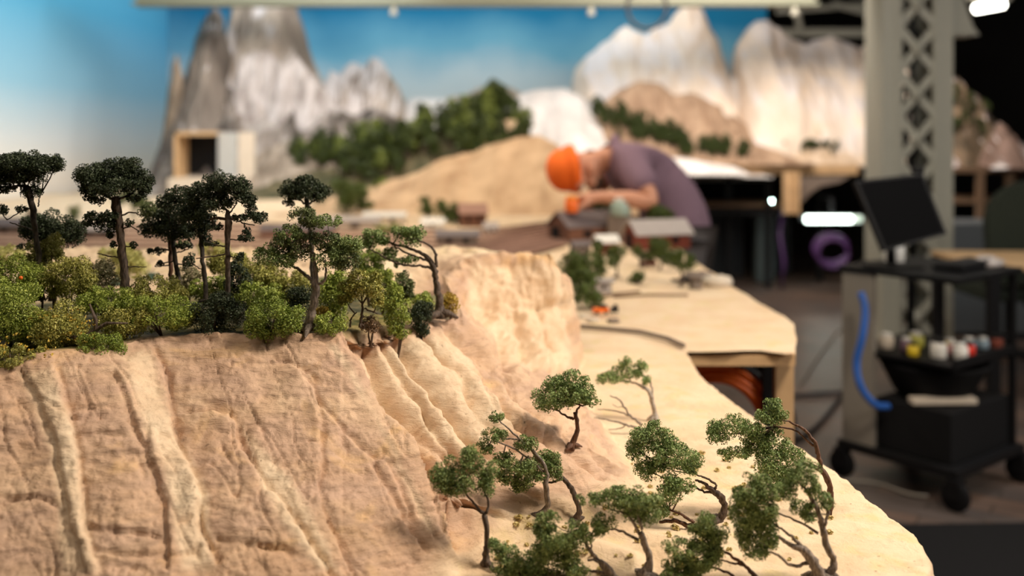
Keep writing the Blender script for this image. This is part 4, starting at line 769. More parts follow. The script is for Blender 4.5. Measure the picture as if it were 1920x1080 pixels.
# model trees standing on the middle table
MT = [(1082, 566, [(1075, 495, 26, 22), (1100, 500, 20, 26), (1068, 520, 20, 20), (1095, 530, 22, 18)], 'tall dark green model tree cluster right behind the mesa'),
      (1112, 578, [(1098, 556, 20, 16), (1116, 560, 16, 12)], 'low green model bush at the foot of the tall cluster behind the mesa'),
      (1122, 540, [(1122, 480, 9, 26), (1124, 500, 11, 20)], 'narrow upright green model tree right of the tall cluster'),
      (1156, 520, [(1156, 476, 15, 14), (1150, 490, 12, 10)], 'small thin model tree in front of the little red hut'),
      (1196, 532, [(1194, 523, 12, 10), (1200, 516, 9, 7)], 'very small round model tree on the open sand'),
      (1238, 506, [(1236, 462, 18, 16), (1244, 474, 15, 12), (1228, 478, 14, 10)], 'leafy model tree in front of the barn doors'),
      (1277, 534, [(1262, 485, 20, 12), (1282, 492, 24, 12), (1272, 476, 16, 8)], 'umbrella-shaped model tree near the right table edge'),
      (1200, 500, [(1196, 470, 10, 10), (1206, 480, 10, 8)], 'slender model tree between hut and barn'),
      (1236, 455, [(1234, 396, 18, 11), (1248, 402, 14, 10), (1224, 404, 12, 9)], 'bright green model bush behind the barn roof'),
      (1128, 446, [(1120, 380, 16, 10), (1136, 385, 12, 9)], 'green model tree between hand and jar'),
      (800, 412, [(795, 385, 10, 16), (802, 395, 10, 10)], 'bright green model tree left of a pair'),
      (832, 420, [(828, 392, 11, 16), (836, 404, 10, 10)], 'bright green model tree, middle of three by the cream hall'),
      (858, 420, [(856, 396, 11, 16), (852, 408, 9, 9)], 'bright green model tree beside the two-storey house'),
      (916, 396, [(916, 374, 10, 10), (922, 380, 8, 8)], 'dark green model tree behind the two-storey house'),
      (975, 394, [(975, 382, 8, 8)], 'tiny dark model tree by the tan barn'),
      (650, 402, [(640, 350, 18, 14), (660, 365, 20, 18), (648, 380, 16, 14)], 'leafy green model trees clump left of the sand hill'),
      (682, 400, [(680, 372, 12, 18), (686, 388, 12, 10)], 'narrow green model tree at the left foot of the sand hill'),
      (722, 380, [(718, 345, 12, 10), (706, 358, 14, 10)], 'low green model bush on the lower sand hill'),
      (735, 438, [(730, 428, 22, 7)], 'flat yellow-green model hedge before the platform hall'),
      (140, 420, [(140, 398, 9, 14)], 'tiny model tree between the two leftmost dark crowns'),
      (60, 430, [(60, 405, 8, 12)], 'tiny rust-coloured model tree at the far left'),
      (250, 405, [(246, 372, 26, 12), (262, 382, 18, 10)], 'blurred green model bush right of the thick trunk crown'),
      (575, 412, [(570, 398, 14, 9)], 'small green bush under the lone umbrella crown'),
      ]
for i, (px, pyb, pads, lb) in enumerate(MT):
    D = gD(pyb); tree('model_tree', lb, 'model tree', (px, pyb), [(a, b, c*1.05, d*1.05) for a, b, c, d in pads], [(px, pyb, 3.2), (px+1, (pyb+pads[0][1])/2, 2.6), (pads[0][0], pads[0][1], 1.8)], [], 'brown_leaf' if 'rust' in lb else ('lime_leaf' if 'yellow' in lb or 'low green model bush on' in lb else 'mid_leaf'), 'bark', D=D, lsz=4.5, dens=1.1, seed=400+i, auto=False)
# ------------------------------------------------------------ mountains
def mountain(name, label, sil, Dr, df, db, zb, m, amp=.06, fl=1.0, nu=150, nv=64, front=.55, cat='model mountain', seed=0, kind=None, pw=1.0):
    """a rock massif: ridge follows sil (px,py at distance Dr), falls to zb towards the viewer over df metres and behind over db"""
    s = Dr/F; xs = np.array([(a-960)*s for a, b in sil]); zs = np.array([H-(b-HY)*s for a, b in sil])
    x = np.linspace(xs[0], xs[-1], nu); zr = np.interp(x, xs, zs); zr = zr+.35*amp*fbm(x*6+seed, x*0+seed, 4)
    v = np.linspace(0, 1, nv); Xg = np.repeat(x[:, None], nv, 1); vg = np.repeat(v[None, :], nu, 0); R_ = zr[:, None]
    fr = vg < front; t = np.where(fr, vg/front, (1-vg)/(1-front))
    Yg = np.where(fr, Dr-df*(1-t)**1.0, Dr+db*(1-t)); Zg = zb+(R_-zb)*t**pw
    nz = fbm(Xg*4*fl+seed*3.1, Zg*1.3+seed, 5, .55)+.5*fbm(Xg*11*fl+seed, Zg*5+seed*2, 4, .6)
    Yg = Yg-amp*1.3*nz*(np.sin(np.pi*np.clip(t, 0, 1)*.5+.5))*np.where(fr, 1, .3); Zg = Zg+amp*.5*fbm(Xg*5+seed, Yg*5, 4)*(t > 0)*(t < .97); Xg = Xg+amp*.35*fbm(Yg*7+seed, Zg*7+3, 3)
    ii = np.arange(nu*nv).reshape(nu, nv); Qd = np.stack([ii[:-1, :-1], ii[1:, :-1], ii[1:, 1:], ii[:-1, 1:]], -1).reshape(-1, 4)
    o = mesh_np(name, np.stack([Xg, Yg, Zg], -1).reshape(-1, 3), Qd, m, None, True, (float(x.mean()), Dr, zb))
    return tag(o, label, cat, kind=kind)
SNOW = (.78, .73, .72)
mg = rock_mat('grey_rock_paint', (.075, .06, .05), (.24, .20, .165), SNOW, .62, .85, 2.2)
mg2 = rock_mat('pale_grey_rock_paint', (.26, .21, .17), (.50, .42, .34), SNOW, .42, .68, 2.0)
mdark = rock_mat('mottled_dark_rock_paint', (.06, .05, .042), (.26, .22, .19), (.40, .36, .33), .62, .85, 3)
mc = rock_mat('cream_rock_paint', (.70, .57, .46), (.84, .72, .60), SNOW, .5, .85, 2.0)
mb_ = rock_mat('brown_rock_paint', (.30, .19, .12), (.48, .33, .22), None, 0, 0, 5)
ms = rock_mat('sand_hill_paint', (.46, .29, .16), (.68, .47, .28), None, 0, 0, 4)
mw = rock_mat('snow_paint', (.70, .67, .65), (.86, .83, .81), None, 0, 0, 3)
mt = rock_mat('pink_rock_paint', (.16, .10, .075), (.32, .21, .17), SNOW, .75, .9, 4)
mountain('rock_tower', 'dark grey rock tower at the left beside the highest peak', [(322, 420), (336, 200), (352, 120), (374, 55), (388, 22), (405, 8), (418, 25), (432, 90), (448, 160), (470, 330)], 9.0, .9, .5, .88, mg, .07, 1.6, seed=1, pw=.8)
mountain('rock_tower', 'highest pale rock peak with a snowy flank, its top behind the beam', [(405, 300), (425, 120), (437, 60), (441, -20), (450, -60), (500, -66), (543, -56), (553, -10), (572, 60), (590, 120), (612, 165), (660, 240), (700, 330)], 9.5, 1.1, .5, .88, mg2, .07, 1.4, seed=2, pw=.8)
mountain('snowfield', 'snow patch lying on the flank of the highest pale peak', [(420, 262), (432, 170), (450, 110), (472, 96), (500, 92), (530, 118), (556, 100), (580, 128), (606, 168), (640, 205), (672, 262)], 8.80, .22, .3, 1.32, rock_mat('pinkish_snow_paint', (.30, .26, .24), (.62, .58, .57), None, 0, 0, 6), .05, 2, seed=22, cat='snow patch')
mountain('rock_ridge', 'jagged pale spires right of the highest peak', [(585, 260), (600, 165), (622, 130), (640, 138), (655, 114), (668, 118), (680, 125), (697, 104), (712, 108), (735, 140), (752, 170), (770, 215), (800, 300)], 9.7, 1.0, .5, .9, mg2, .08, 2, seed=3, pw=.8)
mountain('rock_ridge', 'mottled dark and white lower slopes under the high peaks', [(318, 330), (345, 235), (380, 190), (430, 160), (470, 200), (530, 205), (600, 195), (660, 215), (700, 200), (740, 215), (770, 245), (830, 300)], 8.75, .75, .4, .88, mdark, .10, 1.6, seed=4)
mountain('rock_ridge', 'cream lower foothill between the dark doorway and the spires', [(420, 345), (470, 290), (540, 262), (620, 258), (700, 262), (780, 300), (820, 345)], 8.35, .55, .3, .88, rock_mat('foothill_paint', (.20, .16, .12), (.42, .35, .28), None, 0, 0, 4), .05, 2, seed=5)
mountain('rock_ridge', 'narrow brown scenery strip climbing the corner of the side wall', [(262, 420), (292, 310), (310, 210), (322, 120), (332, 95), (342, 140), (350, 300), (358, 420)], 8.6, .3, .3, .88, rock_mat('corner_strip_paint', (.10, .075, .05), (.32, .24, .17), None, 0, 0, 3), .03, 1, seed=6)
mountain('rock_ridge', 'small cream hill alone on the skyline above the snowfield', [(800, 215), (835, 182), (870, 176), (895, 162), (930, 157), (960, 164), (988, 180), (1010, 205)], 10.5, .5, .3, 1.2, rock_mat('skyline_hill_paint', (.40, .32, .24), (.66, .55, .44), None, 0, 0, 3), .05, 2, seed=7)
mountain('snowfield', 'smooth white snowfield below the painted sky in the centre', [(740, 200), (775, 182), (830, 184), (900, 188), (970, 196), (1010, 190), (1060, 230)], 9.9, 1.0, .3, 1.15, mw, .03, 1, seed=8, cat='snowfield')
mountain('glacier', 'white glacier flowing down behind the bending person', [(950, 215), (975, 176), (1000, 168), (1060, 166), (1090, 178), (1115, 210), (1180, 262), (1260, 290), (1350, 305), (1400, 322)], 9.3, .95, .3, 1.02, mw, .05, 1.5, seed=9, cat='glacier', front=.7, pw=.9)
mountain('glacier', 'jagged white glacier tongue ending at the table edge right of the mauve shirt', [(1090, 300), (1150, 275), (1200, 283), (1260, 293), (1330, 305), (1375, 314), (1395, 322)], 8.35, .22, .3, 1.05, mw, .035, 5, seed=10, cat='glacier tongue', front=.5, pw=.6)
mountain('rock_massif', 'tall cream massif with the highest snowy peak right of the centre', [(1055, 260), (1068, 180), (1078, 130), (1100, 105), (1118, 88), (1142, 70), (1158, 52), (1175, 42), (1192, 55), (1212, 60), (1230, 48), (1255, 38), (1272, 18), (1286, 4), (1306, 4), (1322, 22), (1330, 45), (1346, 72), (1355, 110), (1362, 150), (1375, 190), (1400, 300)], 10.0, 1.0, .5, 1.1, mc, .075, 1.0, seed=11, pw=.75)
mountain('rock_massif', 'wide cream massif reaching behind the lattice column', [(1340, 300), (1360, 190), (1372, 130), (1380, 85), (1400, 55), (1418, 36), (1438, 34), (1458, 52), (1480, 72), (1510, 84), (1540, 70), (1560, 62), (1585, 80), (1612, 90), (1640, 60), (1665, 40), (1690, 180), (1700, 300)], 9.9, 1.1, .5, 1.1, mc, .08, 1.0, seed=12, pw=.75)
mountain('snowfield', 'snowy saddle between the two cream massifs', [(1330, 250), (1352, 170), (1375, 138), (1395, 160), (1430, 180), (1500, 240)], 9.75, .7, .3, 1.1, mw, .04, 1, seed=13, cat='snowfield')
mountain('rock_ridge', 'brown rounded hill in front of the tall cream massif', [(1085, 300), (1105, 230), (1130, 190), (1158, 165), (1195, 150), (1235, 154), (1262, 178), (1300, 172), (1330, 190), (1370, 212), (1410, 238), (1450, 262), (1490, 300)], 9.25, .65, .4, 1.12, mb_, .07, 2, seed=14)
mountain('rock_ridge', 'cream foothills at the base of the wide massif left of the column', [(1420, 290), (1450, 225), (1480, 190), (1510, 160), (1530, 190), (1560, 230), (1600, 215), (1640, 225), (1680, 290)], 9.3, .6, .3, 1.1, rock_mat('cream_foothill_paint', (.55, .41, .28), (.76, .62, .48), None, 0, 0, 3), .06, 2, seed=15)
mountain('forest_ridge', 'forested hill climbing from left to right in front of the snowfield', [(480, 345), (520, 318), (600, 296), (680, 284), (750, 262), (800, 240), (860, 236), (905, 214), (950, 204), (975, 216), (992, 245), (1010, 300), (1020, 345)], 8.3, .7, .3, .88, rock_mat('forest_floor_paint', (.035, .04, .012), (.15, .12, .06), None, 0, 0, 5), .04, 2, seed=16)
mountain('rock_ridge', 'bare tan rock outcrop near the top of the forested hill', [(900, 262), (915, 240), (935, 228), (962, 222), (980, 234), (992, 262)], 8.0, .2, .2, .98, rock_mat('outcrop_paint', (.40, .28, .17), (.58, .43, .28), None, 0, 0, 5), .03, 3, seed=17, nu=60)
mountain('sand_hill', 'wide sand-coloured hill behind the orange beanie', [(560, 395), (620, 372), (690, 350), (740, 336), (775, 325), (830, 296), (880, 284), (930, 266), (975, 254), (1010, 252), (1040, 268), (1070, 292), (1110, 325), (1160, 355), (1200, 390)], 6.9, .75, .5, .88, ms, .05, 2, seed=18, cat='model hill', pw=.9)
# far right group
mountain('rock_massif', 'small brown mountain with a snow cap right of the column', [(1745, 300), (1762, 185), (1780, 150), (1798, 142), (1815, 165), (1835, 180), (1850, 205), (1880, 250), (1900, 310)], 7.9, .35, .4, 1.13, rock_mat('brown_cap_paint', (.04, .03, .015), (.22, .15, .09), (.55, .48, .48), .62, .75, 6), .05, 3, seed=19)
mountain('rock_massif', 'pinkish small mountain at the right edge of the photo', [(1830, 310), (1856, 260), (1874, 226), (1890, 240), (1912, 265), (1935, 285), (1960, 310)], 7.6, .3, .3, 1.13, mt, .04, 3, seed=20)
# decks carrying them
fd = thing('layout_table', 'far right layout table with a plywood fascia under the white mountains', 'layout table', (1.9, 9.9, 0))
MB().box((1.55, 9.95, 1.085), (2.9, 2.5, .03)).build('tabletop', M['wood'], fd, fd.location)
MB().box((2.32, 8.69, 1.075), (1.40, .02, .085), bev=.003).build('fascia', M['wood'], fd, fd.location)
MB().box((2.44, 8.66, .88), (.03, .34, .36)).box((2.38, 8.56, .88), (.10, .02, .36)).build('side_panel', M['wood'], fd, fd.location)
MB().prism([(2.46, 1.03), (2.98, 1.03), (2.86, .96), (2.70, .93), (2.60, .86), (2.55, .80), (2.46, .76)], 8.70, 8.72).build('curved_brace', M['stone'], fd, fd.location)
MB().box((1.45, 8.75, 1.035), (.75, .04, .07)).build('crossbeam', M['wood_dark'], fd, fd.location)
MB().box((2.05, 9.2, .74), (.75, .5, .03)).build('shelf', M['wood_dark'], fd, fd.location)
MB().box((2.0, 8.93, .68), (.95, .03, .05)).build('rail', M['black'], fd, fd.location)
for x, y in ((2.30, 8.95), (1.2, 9.0), (2.9, 9.4), (1.2, 11.0), (2.9, 11.0), (2.02, 9.3)): MB().box((x, y, .535), (.05, .05, 1.07)).build('leg', M['black'], fd, fd.location)
sf = thing('storage_board', 'charcoal storage boards standing on the floor under the far right table', 'board', (1.95, 9.6, 0))
MB().box((1.75, 9.7, .33), (1.0, .03, .66)).build('panel', M['grey_wall'], sf, sf.location); MB().box((2.62, 9.9, .3), (.30, .03, .6)).build('panel', M['grey_wall'], sf, sf.location)
tag(MB().box((2.36, 9.35, .33), (.16, .16, .66), bev=.02).build('plastic_bin', mat('pale_blue_plastic', (.12, .16, .17), .5), None, (2.36, 9.35, 0)), 'pale blue-grey plastic bin under the far right table', 'bin')
lf = thing('far_layout', 'low base board carrying the left mountains and snowfields', 'base board', (-1.6, 9.6, 0))
MB().box((-1.85, 9.85, .855), (4.0, 2.8, .03)).build('board', M['wood'], lf, lf.location); MB().box((-1.85, 8.47, .42), (4.0, .02, .84)).build('skirt', M['grey_wall'], lf, lf.location)
rt = thing('layout_table', 'small brown wooden scenery table right of the column', 'layout table', (3.9, 7.8, 0))
MB().box((3.75, 7.9, 1.115), (.95, .95, .035)).build('tabletop', M['wood_dark'], rt, rt.location)
for x, y in ((3.5, 7.45), (3.72, 7.45), (3.98, 7.45), (4.15, 8.2), (3.4, 8.2)): MB().box((x, y, .55), (.05, .05, 1.1)).build('leg', M['wood_dark'], rt, rt.location)
MB().box((3.75, 7.75, .88), (.9, .6, .03)).build('shelf', M['wood_dark'], rt, rt.location)
# tunnel-like box in the left corner
tp = thing('display_box', 'tan wooden box with a dark square opening at the foot of the grey tower', 'box', P(380, 330, 8.0))
def lb(mb, nm, m): mb.build(nm, m, tp, tp.location)
x0, x1 = P(338, 0, 8).x, P(412, 0, 8).x; z0, z1 = P(0, 332, 8).z, P(0, 248, 8).z
lb(MB().box(((x0+x1)/2, 8.0, z1-.01), (x1-x0, .30, .03)).box((x0+.012, 8.0, (z0+z1)/2), (.024, .30, z1-z0)), 'frame', M['wood'])
lb(MB().box(((x0+x1)/2, 8.14, (z0+z1)/2), (x1-x0-.03, .01, z1-z0-.03)), 'opening', M['black_matt'])
lb(MB().box((x1+.07, 7.98, (z0+z1)/2), (.15, .02, z1-z0)), 'side_panel', mat('grey_white_board', (.42, .43, .42), .7)); lb(MB().box((x1+.22, 7.99, (z0+z1)/2), (.13, .02, z1-z0)), 'side_panel', M['cream'])
lb(MB().box(((x0+x1)/2+.1, 8.0, z0-.25), (x1-x0+.3, .3, .5)), 'plinth', M['cream'])
# forests: individual model trees
def far_tree(name, kind, seed):
    root = thing(name, '', 'model tree', (0, 0, 0)); r = random.Random(seed); h = .12
    MB().tube([(0, 0, -.01), (0, 0, h*.5)], [.006, .004], 6).build('trunk', M['bark'], root)
    pads = [(0, 0, h*(.35+.2*k), .038*(1-.24*k)*(1 if kind else .85), .038*(1-.24*k), .030) for k in range(4)] if not kind else [(r.uniform(-.02, .02), r.uniform(-.02, .02), h*(.45+.15*k), .035, .035, .028) for k in range(4)]
    V_, F_ = leaf_cloud(pads, .014, [120]*4, seed); mesh_np('foliage', V_, F_, M['far_leaf' if kind < 2 else 'far_lime'], root); return root
proto = [far_tree('forest_tree', k, 50+k) for k in range(3)]; used = [False]*3
def on_ridge(o, x, y):
    dg = bpy.context.evaluated_depsgraph_get()
    return None
from mathutils.bvhtree import BVHTree
def bvh(o):
    me = o.data; mw_ = o.matrix_basis; return BVHTree.FromPolygons([mw_ @ v.co for v in me.vertices], [tuple(p.vertices) for p in me.polygons])
def byl(t): return [o for o in COL.objects if o.get('label', '').startswith(t)][0]
def forest(host, pts_px, n, seed, label, group, sc=(.7, 1.3), kinds=(0, 1, 1, 2)):
    b = bvh(byl(host)); r = random.Random(seed); c = 0; tries = 0; org = Vector((0, 0, H))
    while c < n and tries < n*12:
        tries += 1; i = r.randrange(len(pts_px)); px, py, rx, ry = pts_px[i]; x, y = px+r.uniform(-rx, rx), py+r.uniform(-ry, ry)
        d = P(x, y, 1)-org; h = b.ray_cast(org, d.normalized())
        if h[0] is None: continue
        k = r.choice(kinds)
        if used[k]: o = copy_tree(proto[k])
        else: o = proto[k]; used[k] = True
        q = r.uniform(*sc); o.location = h[0]; o.rotation_euler = (0, 0, r.uniform(0, 6)); o.scale = (q, q, q*r.uniform(.85, 1.2)); tag(o, label.replace('tiny', ('tiny slim', 'tiny round-crowned', 'tiny brighter')[k]).replace('dark green model', 'green model' if k == 2 else 'dark green model')+(('', ', upper part', ', middle part', ', lower part')[0 if n < 40 else 1 if py < 248 else 2 if py < 285 else 3]), 'model tree', group); c += 1
forest('forested hill', [(910, 285, 60, 16), (700, 330, 60, 10), (560, 312, 50, 10), (640, 300, 50, 14), (720, 300, 50, 22), (800, 280, 50, 36), (860, 270, 40, 34), (940, 270, 50, 20), (890, 240, 30, 20), (780, 250, 30, 8), (940, 212, 30, 8)], 165, 1, 'tiny dark green model tree on the hill left of the snowfield', 'forest trees on the left hill', (1.2, 2.0), kinds=(0, 1, 1, 1, 2))
forest('brown rounded hill', [(1140, 230, 34, 16), (1175, 250, 30, 14), (1225, 255, 36, 16), (1260, 272, 30, 12), (1310, 285, 40, 10), (1370, 290, 40, 8)], 85, 2, 'tiny dark green model tree on the brown hill', 'forest trees on the brown hill', kinds=(0, 1, 1))
forest('cream foothills', [(1440, 280, 14, 8), (1560, 285, 60, 6), (1500, 284, 30, 6)], 18, 3, 'tiny dark green model tree along the far table edge', 'trees along the far table edge', (.5, .9), (0, 1))
forest('small brown mountain', [(1800, 220, 20, 40), (1830, 240, 20, 34), (1790, 262, 20, 20)], 20, 4, 'tiny dark model tree on the mountain right of the column', 'trees on the small right mountain', (.5, .8), (1,))
forest('wide sand-coloured hill', [(650, 372, 30, 10), (715, 350, 16, 10), (600, 385, 20, 6)], 9, 5, 'tiny green bush at the left foot of the sand hill', 'bushes on the sand hill', (.5, .8), (1, 2))
# ------------------------------------------------------------ beam, lamps, column, ceiling parts
bm_ = thing('ceiling_beam', 'pale green beam crossing the top of the photo above the painted sky', 'beam', (0, 8.2, 2.55))
MB().box((-.30, 8.2, 2.56), (5.55, .12, .18)).build('web', M['beam'], bm_, bm_.location); MB().box((-.30, 8.2, 2.448), (5.6, .2, .022)).build('flange', M['beam'], bm_, bm_.location)
MB().box((2.9, 8.2, 2.62), (.85, .12, .18)).build('extension', M['column'], bm_, bm_.location)
for i, (px, lb_) in enumerate([(738, 'small white spotlight under the beam left of the centre'), (1108, 'small white spotlight under the beam above the cream massif'), (1490, 'small white spotlight under the beam near the column')]):
    c = P(px, 20, 8.15); t = thing('spotlight', lb_, 'lamp', c); MB().lathe([(.016, .03), (.026, .0), (.034, -.035), (.025, -.04)], c, 14).build('shade', M['column'], t, c); MB().lathe([(.008, 0), (.008, .03)], c+Vector((0, 0, .02)), 8).build('stem', M['white'], t, c)
mb = MB(); c = P(1213, 14, 7.6); mb.tube([c+Vector((math.cos(a)*.15, 0, math.sin(a)*.16)) for a in np.linspace(0, 2*math.pi, 33)], .014, 8); mb.tube([c+Vector((0, 0, .16)), Vector((c.x, c.y, 3.2))], .006, 6)
tag(mb.build('hanging_ring', M['dark_metal'], None, c), 'dark metal ring hanging from the ceiling before the tall cream massif', 'ring')
cx, cy = 2.625, 6.6; co = thing('lattice_column', 'grey-green riveted steel lattice column standing right of the mountains', 'column', (cx, cy, 0))
for sx in (-1, 1):
    MB().box((cx+sx*.165, cy-.15, 1.6), (.13, .016, 3.2)).box((cx+sx*.222, cy, 1.6), (.014, .3, 3.2)).box((cx+sx*.165, cy+.15, 1.6), (.13, .016, 3.2)).box((cx+sx*.125, cy-.158, 1.6), (.03, .02, 3.2)).build('flange', M['column'], co, co.location)
for k in range(11):
    z0 = .05+k*.29
    for sy in (-1, 1):
        y = cy+sy*.145
        for a, b in (((-.12, 0), (.12, .29)), ((.12, 0), (-.12, .29))):
            d = Vector((b[0]-a[0], 0, b[1]-a[1])); MB().box((cx, y+(.008 if a[0] > 0 else 0)*sy, z0+.145), (d.length, .008, .052), ry=-math.atan2(d.z, d.x)).build('lattice_bar', M['column'], co, co.location)
    MB().lathe([(.04, -.006), (.04, .006)], (cx, cy-.160, z0+.145), 14, Matrix.Rotation(math.pi/2, 3, 'X')).build('gusset', M['column'], co, co.location)
MB().box((cx, cy, .02), (.6, .45, .04)).build('base_plate', M['column'], co, co.location)
MB().prism([(cx+.23, 2.30), (cx+.23, 2.03), (cx+.42, 2.03), (cx+.38, 2.08), (cx+.30, 2.30)], cy-.12, cy+.10).build('bracket', M['column'], co, co.location)
for (xx, zz, m_, w_) in ((0, 2.02, 'black', .05), (.03, 1.62, 'black', .03), (-.03, 1.30, 'purple', .03)):
    pass
cv = thing('cable_bundle', 'bundle of dark cables with a coil running inside the lattice column', 'cables', (cx, cy, 1.2)); 
MB().tube([(cx+.02, cy, .1), (cx+.03, cy, .9), (cx-.01, cy, 1.4), (cx+.04, cy, 2.0), (cx, cy, 3.1)], .018, 8).tube([(cx+.05, cy+.02, .1), (cx+.05, cy+.02, 1.2), (cx+.02, cy, 2.2), (cx+.04, cy, 3.1)], .014, 8).build('cable', M['black'], cv, cv.location)
for z_, r_ in ((1.98, .065), (1.32, .055)):
    mb = MB().tube([(cx+.02+math.cos(a)*r_, cy-.04, z_+math.sin(a)*r_*1.3) for a in np.linspace(0, 2*math.pi, 21)], .014, 6)
    mb.build('coil', M['black'], cv, cv.location)
for i, (px0, py0, px1, py1, D, th) in enumerate([(1455, 62, 1645, 62, 12.2, .10), (1486, -20, 1500, 62, 12.1, .07), (1455, 22, 1645, 8, 12.4, .06), (1560, 8, 1645, 30, 12.3, .07)]):
    a, b = P(px0, py0, D), P(px1, py1, D); d = b-a; tag(MB().box((0, 0, 0), (d.length, .06, th), ry=-math.atan2(d.z, d.x)).build('ceiling_strut', M['column']), ['horizontal grey ceiling strut right of the painted sky', 'upright grey ceiling strut right of the painted sky', 'upper sloping ceiling strut behind the massif', 'short sloping ceiling strut next to the column'][i], 'strut').location = (a+b)/2
pl = thing('pendant_lamp', 'lit white ceiling lamp in the top right corner', 'lamp', P(1855, 12, 8.4)); c = P(1855, 12, 8.4); dv = Vector((.24, .08, .045))
MB().tube([c-dv*.55, c+dv*.55], .036, 12).build('diffuser', M['lamp_warm'], pl, c); MB().box(c+Vector((0, 0, .07)), (.36, .12, .03), .3).build('housing', M['column'], pl, c); MB().tube([c+Vector((0, 0, .08)), Vector((c.x, c.y, 3.2))], .008, 6).build('rod', M['column'], pl, c)
tag(MB().box((3.9, 8.9, 2.98), (1.5, .3, .3), .2).build('air_duct', M['ceil'], None, (3.9, 8.9, 2.98)), 'dull grey air duct under the ceiling at the top right', 'duct')
c = P(1562, 411, 8.75); tl = thing('tube_lamp', 'glowing white tube lamp under the far right table', 'lamp', c); MB().tube([c-Vector((.24, 0, 0)), c+Vector((.16, 0, 0))], .030, 12).build('tube', M['lamp'], tl, c); MB().tube([c+Vector((.165, 0, 0)), c+Vector((.25, .02, 0))], .030, 12).build('end_cap', mat('frosted_end', (.5, .6, .5), .4, emit=(.75, .9, .75, 1.2)), tl, c); MB().box(c+Vector((0, .06, .012)), (.56, .04, .05)).box(c+Vector((0, .05, .10)), (.03, .03, .16)).box(c+Vector((0, .25, .18)), (.03, .4, .02)).build('holder', M['dark_metal'], tl, c)
for i, (px, m_) in enumerate(((1446, 'led'), (1553, 'dark_metal'))):
    c = P(px, 377, 9.0); tag(MB().ball(c, .012 if i == 0 else .03, 12).build('lamp_bulb', M[m_], None, c), ['tiny bright round lamp in the dark under the far right table', 'small unlit round lamp next to the plywood panel'][i], 'lamp'); MB().tube([c+Vector((0, .012, 0)), c+Vector((0, .02, .33))], .004, 6).build('cord', M['black'], [o for o in COL.objects if o.name.startswith('lamp_bulb')][-1], c)
# purple hose lying on the floor beneath the far table
mb = MB(); c = P(1562, 476, 8.5)
for w_ in range(3): mb.tube([c+Vector((math.cos(a)*(.13+.01*w_), w_*.03, math.sin(a)*.12+.02*w_)) for a in np.linspace(0, 2*math.pi, 25)], .017, 7)
tag(mb.build('hose_coil', M['purple'], None, c), 'purple hose coil hanging low beneath the far right table', 'hose')
tag(MB().tube([P(1468, 395, 8.8), P(1462, 440, 8.7), P(1470, 490, 8.6), P(1466, 540, 8.7)], .016, 8).build('table_leg_cable', M['purple'], None, P(1466, 540, 8.7)), 'dark purple cable dropping down the black leg of the far table', 'cable')
# ------------------------------------------------------------ floor cables, mat
for i, pts in enumerate([[(1480, 742, 2.6), (1530, 738, 3.0), (1590, 735, 3.6)], [(1480, 830, 0), (1530, 800, 0), (1580, 740, 0), (1640, 660, 0), (1700, 560, 0)], [(1560, 900, 0), (1640, 905, 0), (1700, 925, 0), (1740, 930, 0)], [(1500, 720, 0), (1540, 660, 0), (1580, 610, 0)]]):
    q = []
    for (x, y, D) in pts: v = P(x, y, (H-.012)*F/(y-HY)); v.z = .012; q.append(tuple(v))
    o = MB().tube(smooth_path(q, 8), .010 if i < 2 else .006, 7).build('floor_cable', M['dark_metal'] if i < 2 else M['greige'], None, q[0])
    tag(o, ['thick dark cable lying straight on the floor beside the table corner', 'long dark cable curving over the floor towards the cart', 'thin pale cable on the floor in front of the cart', 'thin grey cable on the floor behind the table corner'][i], 'cable')
tag(MB().box((2.3, 2.55, .018), (2.4, 1.9, .03), .04, bev=.008).build('floor_mat', M['black_matt'], None, (2.3, 2.55, .0)), 'black rubber mat on the floor in the bottom right corner', 'mat')
# ------------------------------------------------------------ cart
ct = thing('equipment_cart', 'black wheeled equipment cart with shelves and a grey side panel', 'cart', (1.63, 3.66, 0), math.radians(38))
Wd, Ln = .50, .475
def cp(name, mb, m, par=None, label=None):
    o = mb.build(name, M[m], par or ct)
    if label: o['label'] = label
    return o
cp('base_frame', MB().box((Wd/2, Ln/2, .135), (Wd+.03, Ln+.03, .035), bev=.006), 'black')
for x in (.0, Wd):
    for y in (.0, Ln):
        w_ = cp('caster', MB().box((x, y, .105), (.05, .05, .03)).box((x-.02, y, .075), (.005, .05, .06)).box((x+.02, y, .075), (.005, .05, .06)), 'black'); cp('wheel', MB().lathe([(.05, -.015), (.055, -.01), (.055, .01), (.05, .015)], (x, y, .055), 18, Matrix.Rotation(math.pi/2, 3, 'Y')), 'black_matt', w_)
cp('side_panel', MB().box((.012, Ln-.07, .495), (.024, .14, .69), bev=.003), 'greige', label='grey side panel')
for x, y in ((Wd-.02, .02), (Wd-.02, Ln-.02)): cp('post', MB().box((x, y, .50), (.022, .022, .70)), 'black')
cp('lower_shelf', MB().box((Wd/2, Ln/2, .52), (Wd-.02, Ln-.02, .016)).box((Wd/2, .012, .535), (Wd-.02, .012, .03)), 'black')
cp('top_shelf', MB().box((Wd/2, Ln/2, .845), (Wd+.02, Ln+.02, .022), bev=.004), 'black')
bx = cp('drawer_box', MB().box((Wd/2, Ln/2-.05, .25), (Wd-.05, Ln-.16, .19), bev=.004), 'black_matt'); cp('handle', MB().box((Wd/2, .045, .27), (.12, .012, .02), bev=.003), 'dark_metal', bx)
def onct(v): return ct.matrix_basis @ Vector(v) if False else (Matrix.Translation(ct.location) @ Matrix.Rotation(math.radians(38), 4, 'Z')) @ Vector(v)
R38 = math.radians(38)
def tl_(name, label, cat, loc, rz=0): return thing(name, label, cat, onct(loc), R38+rz)
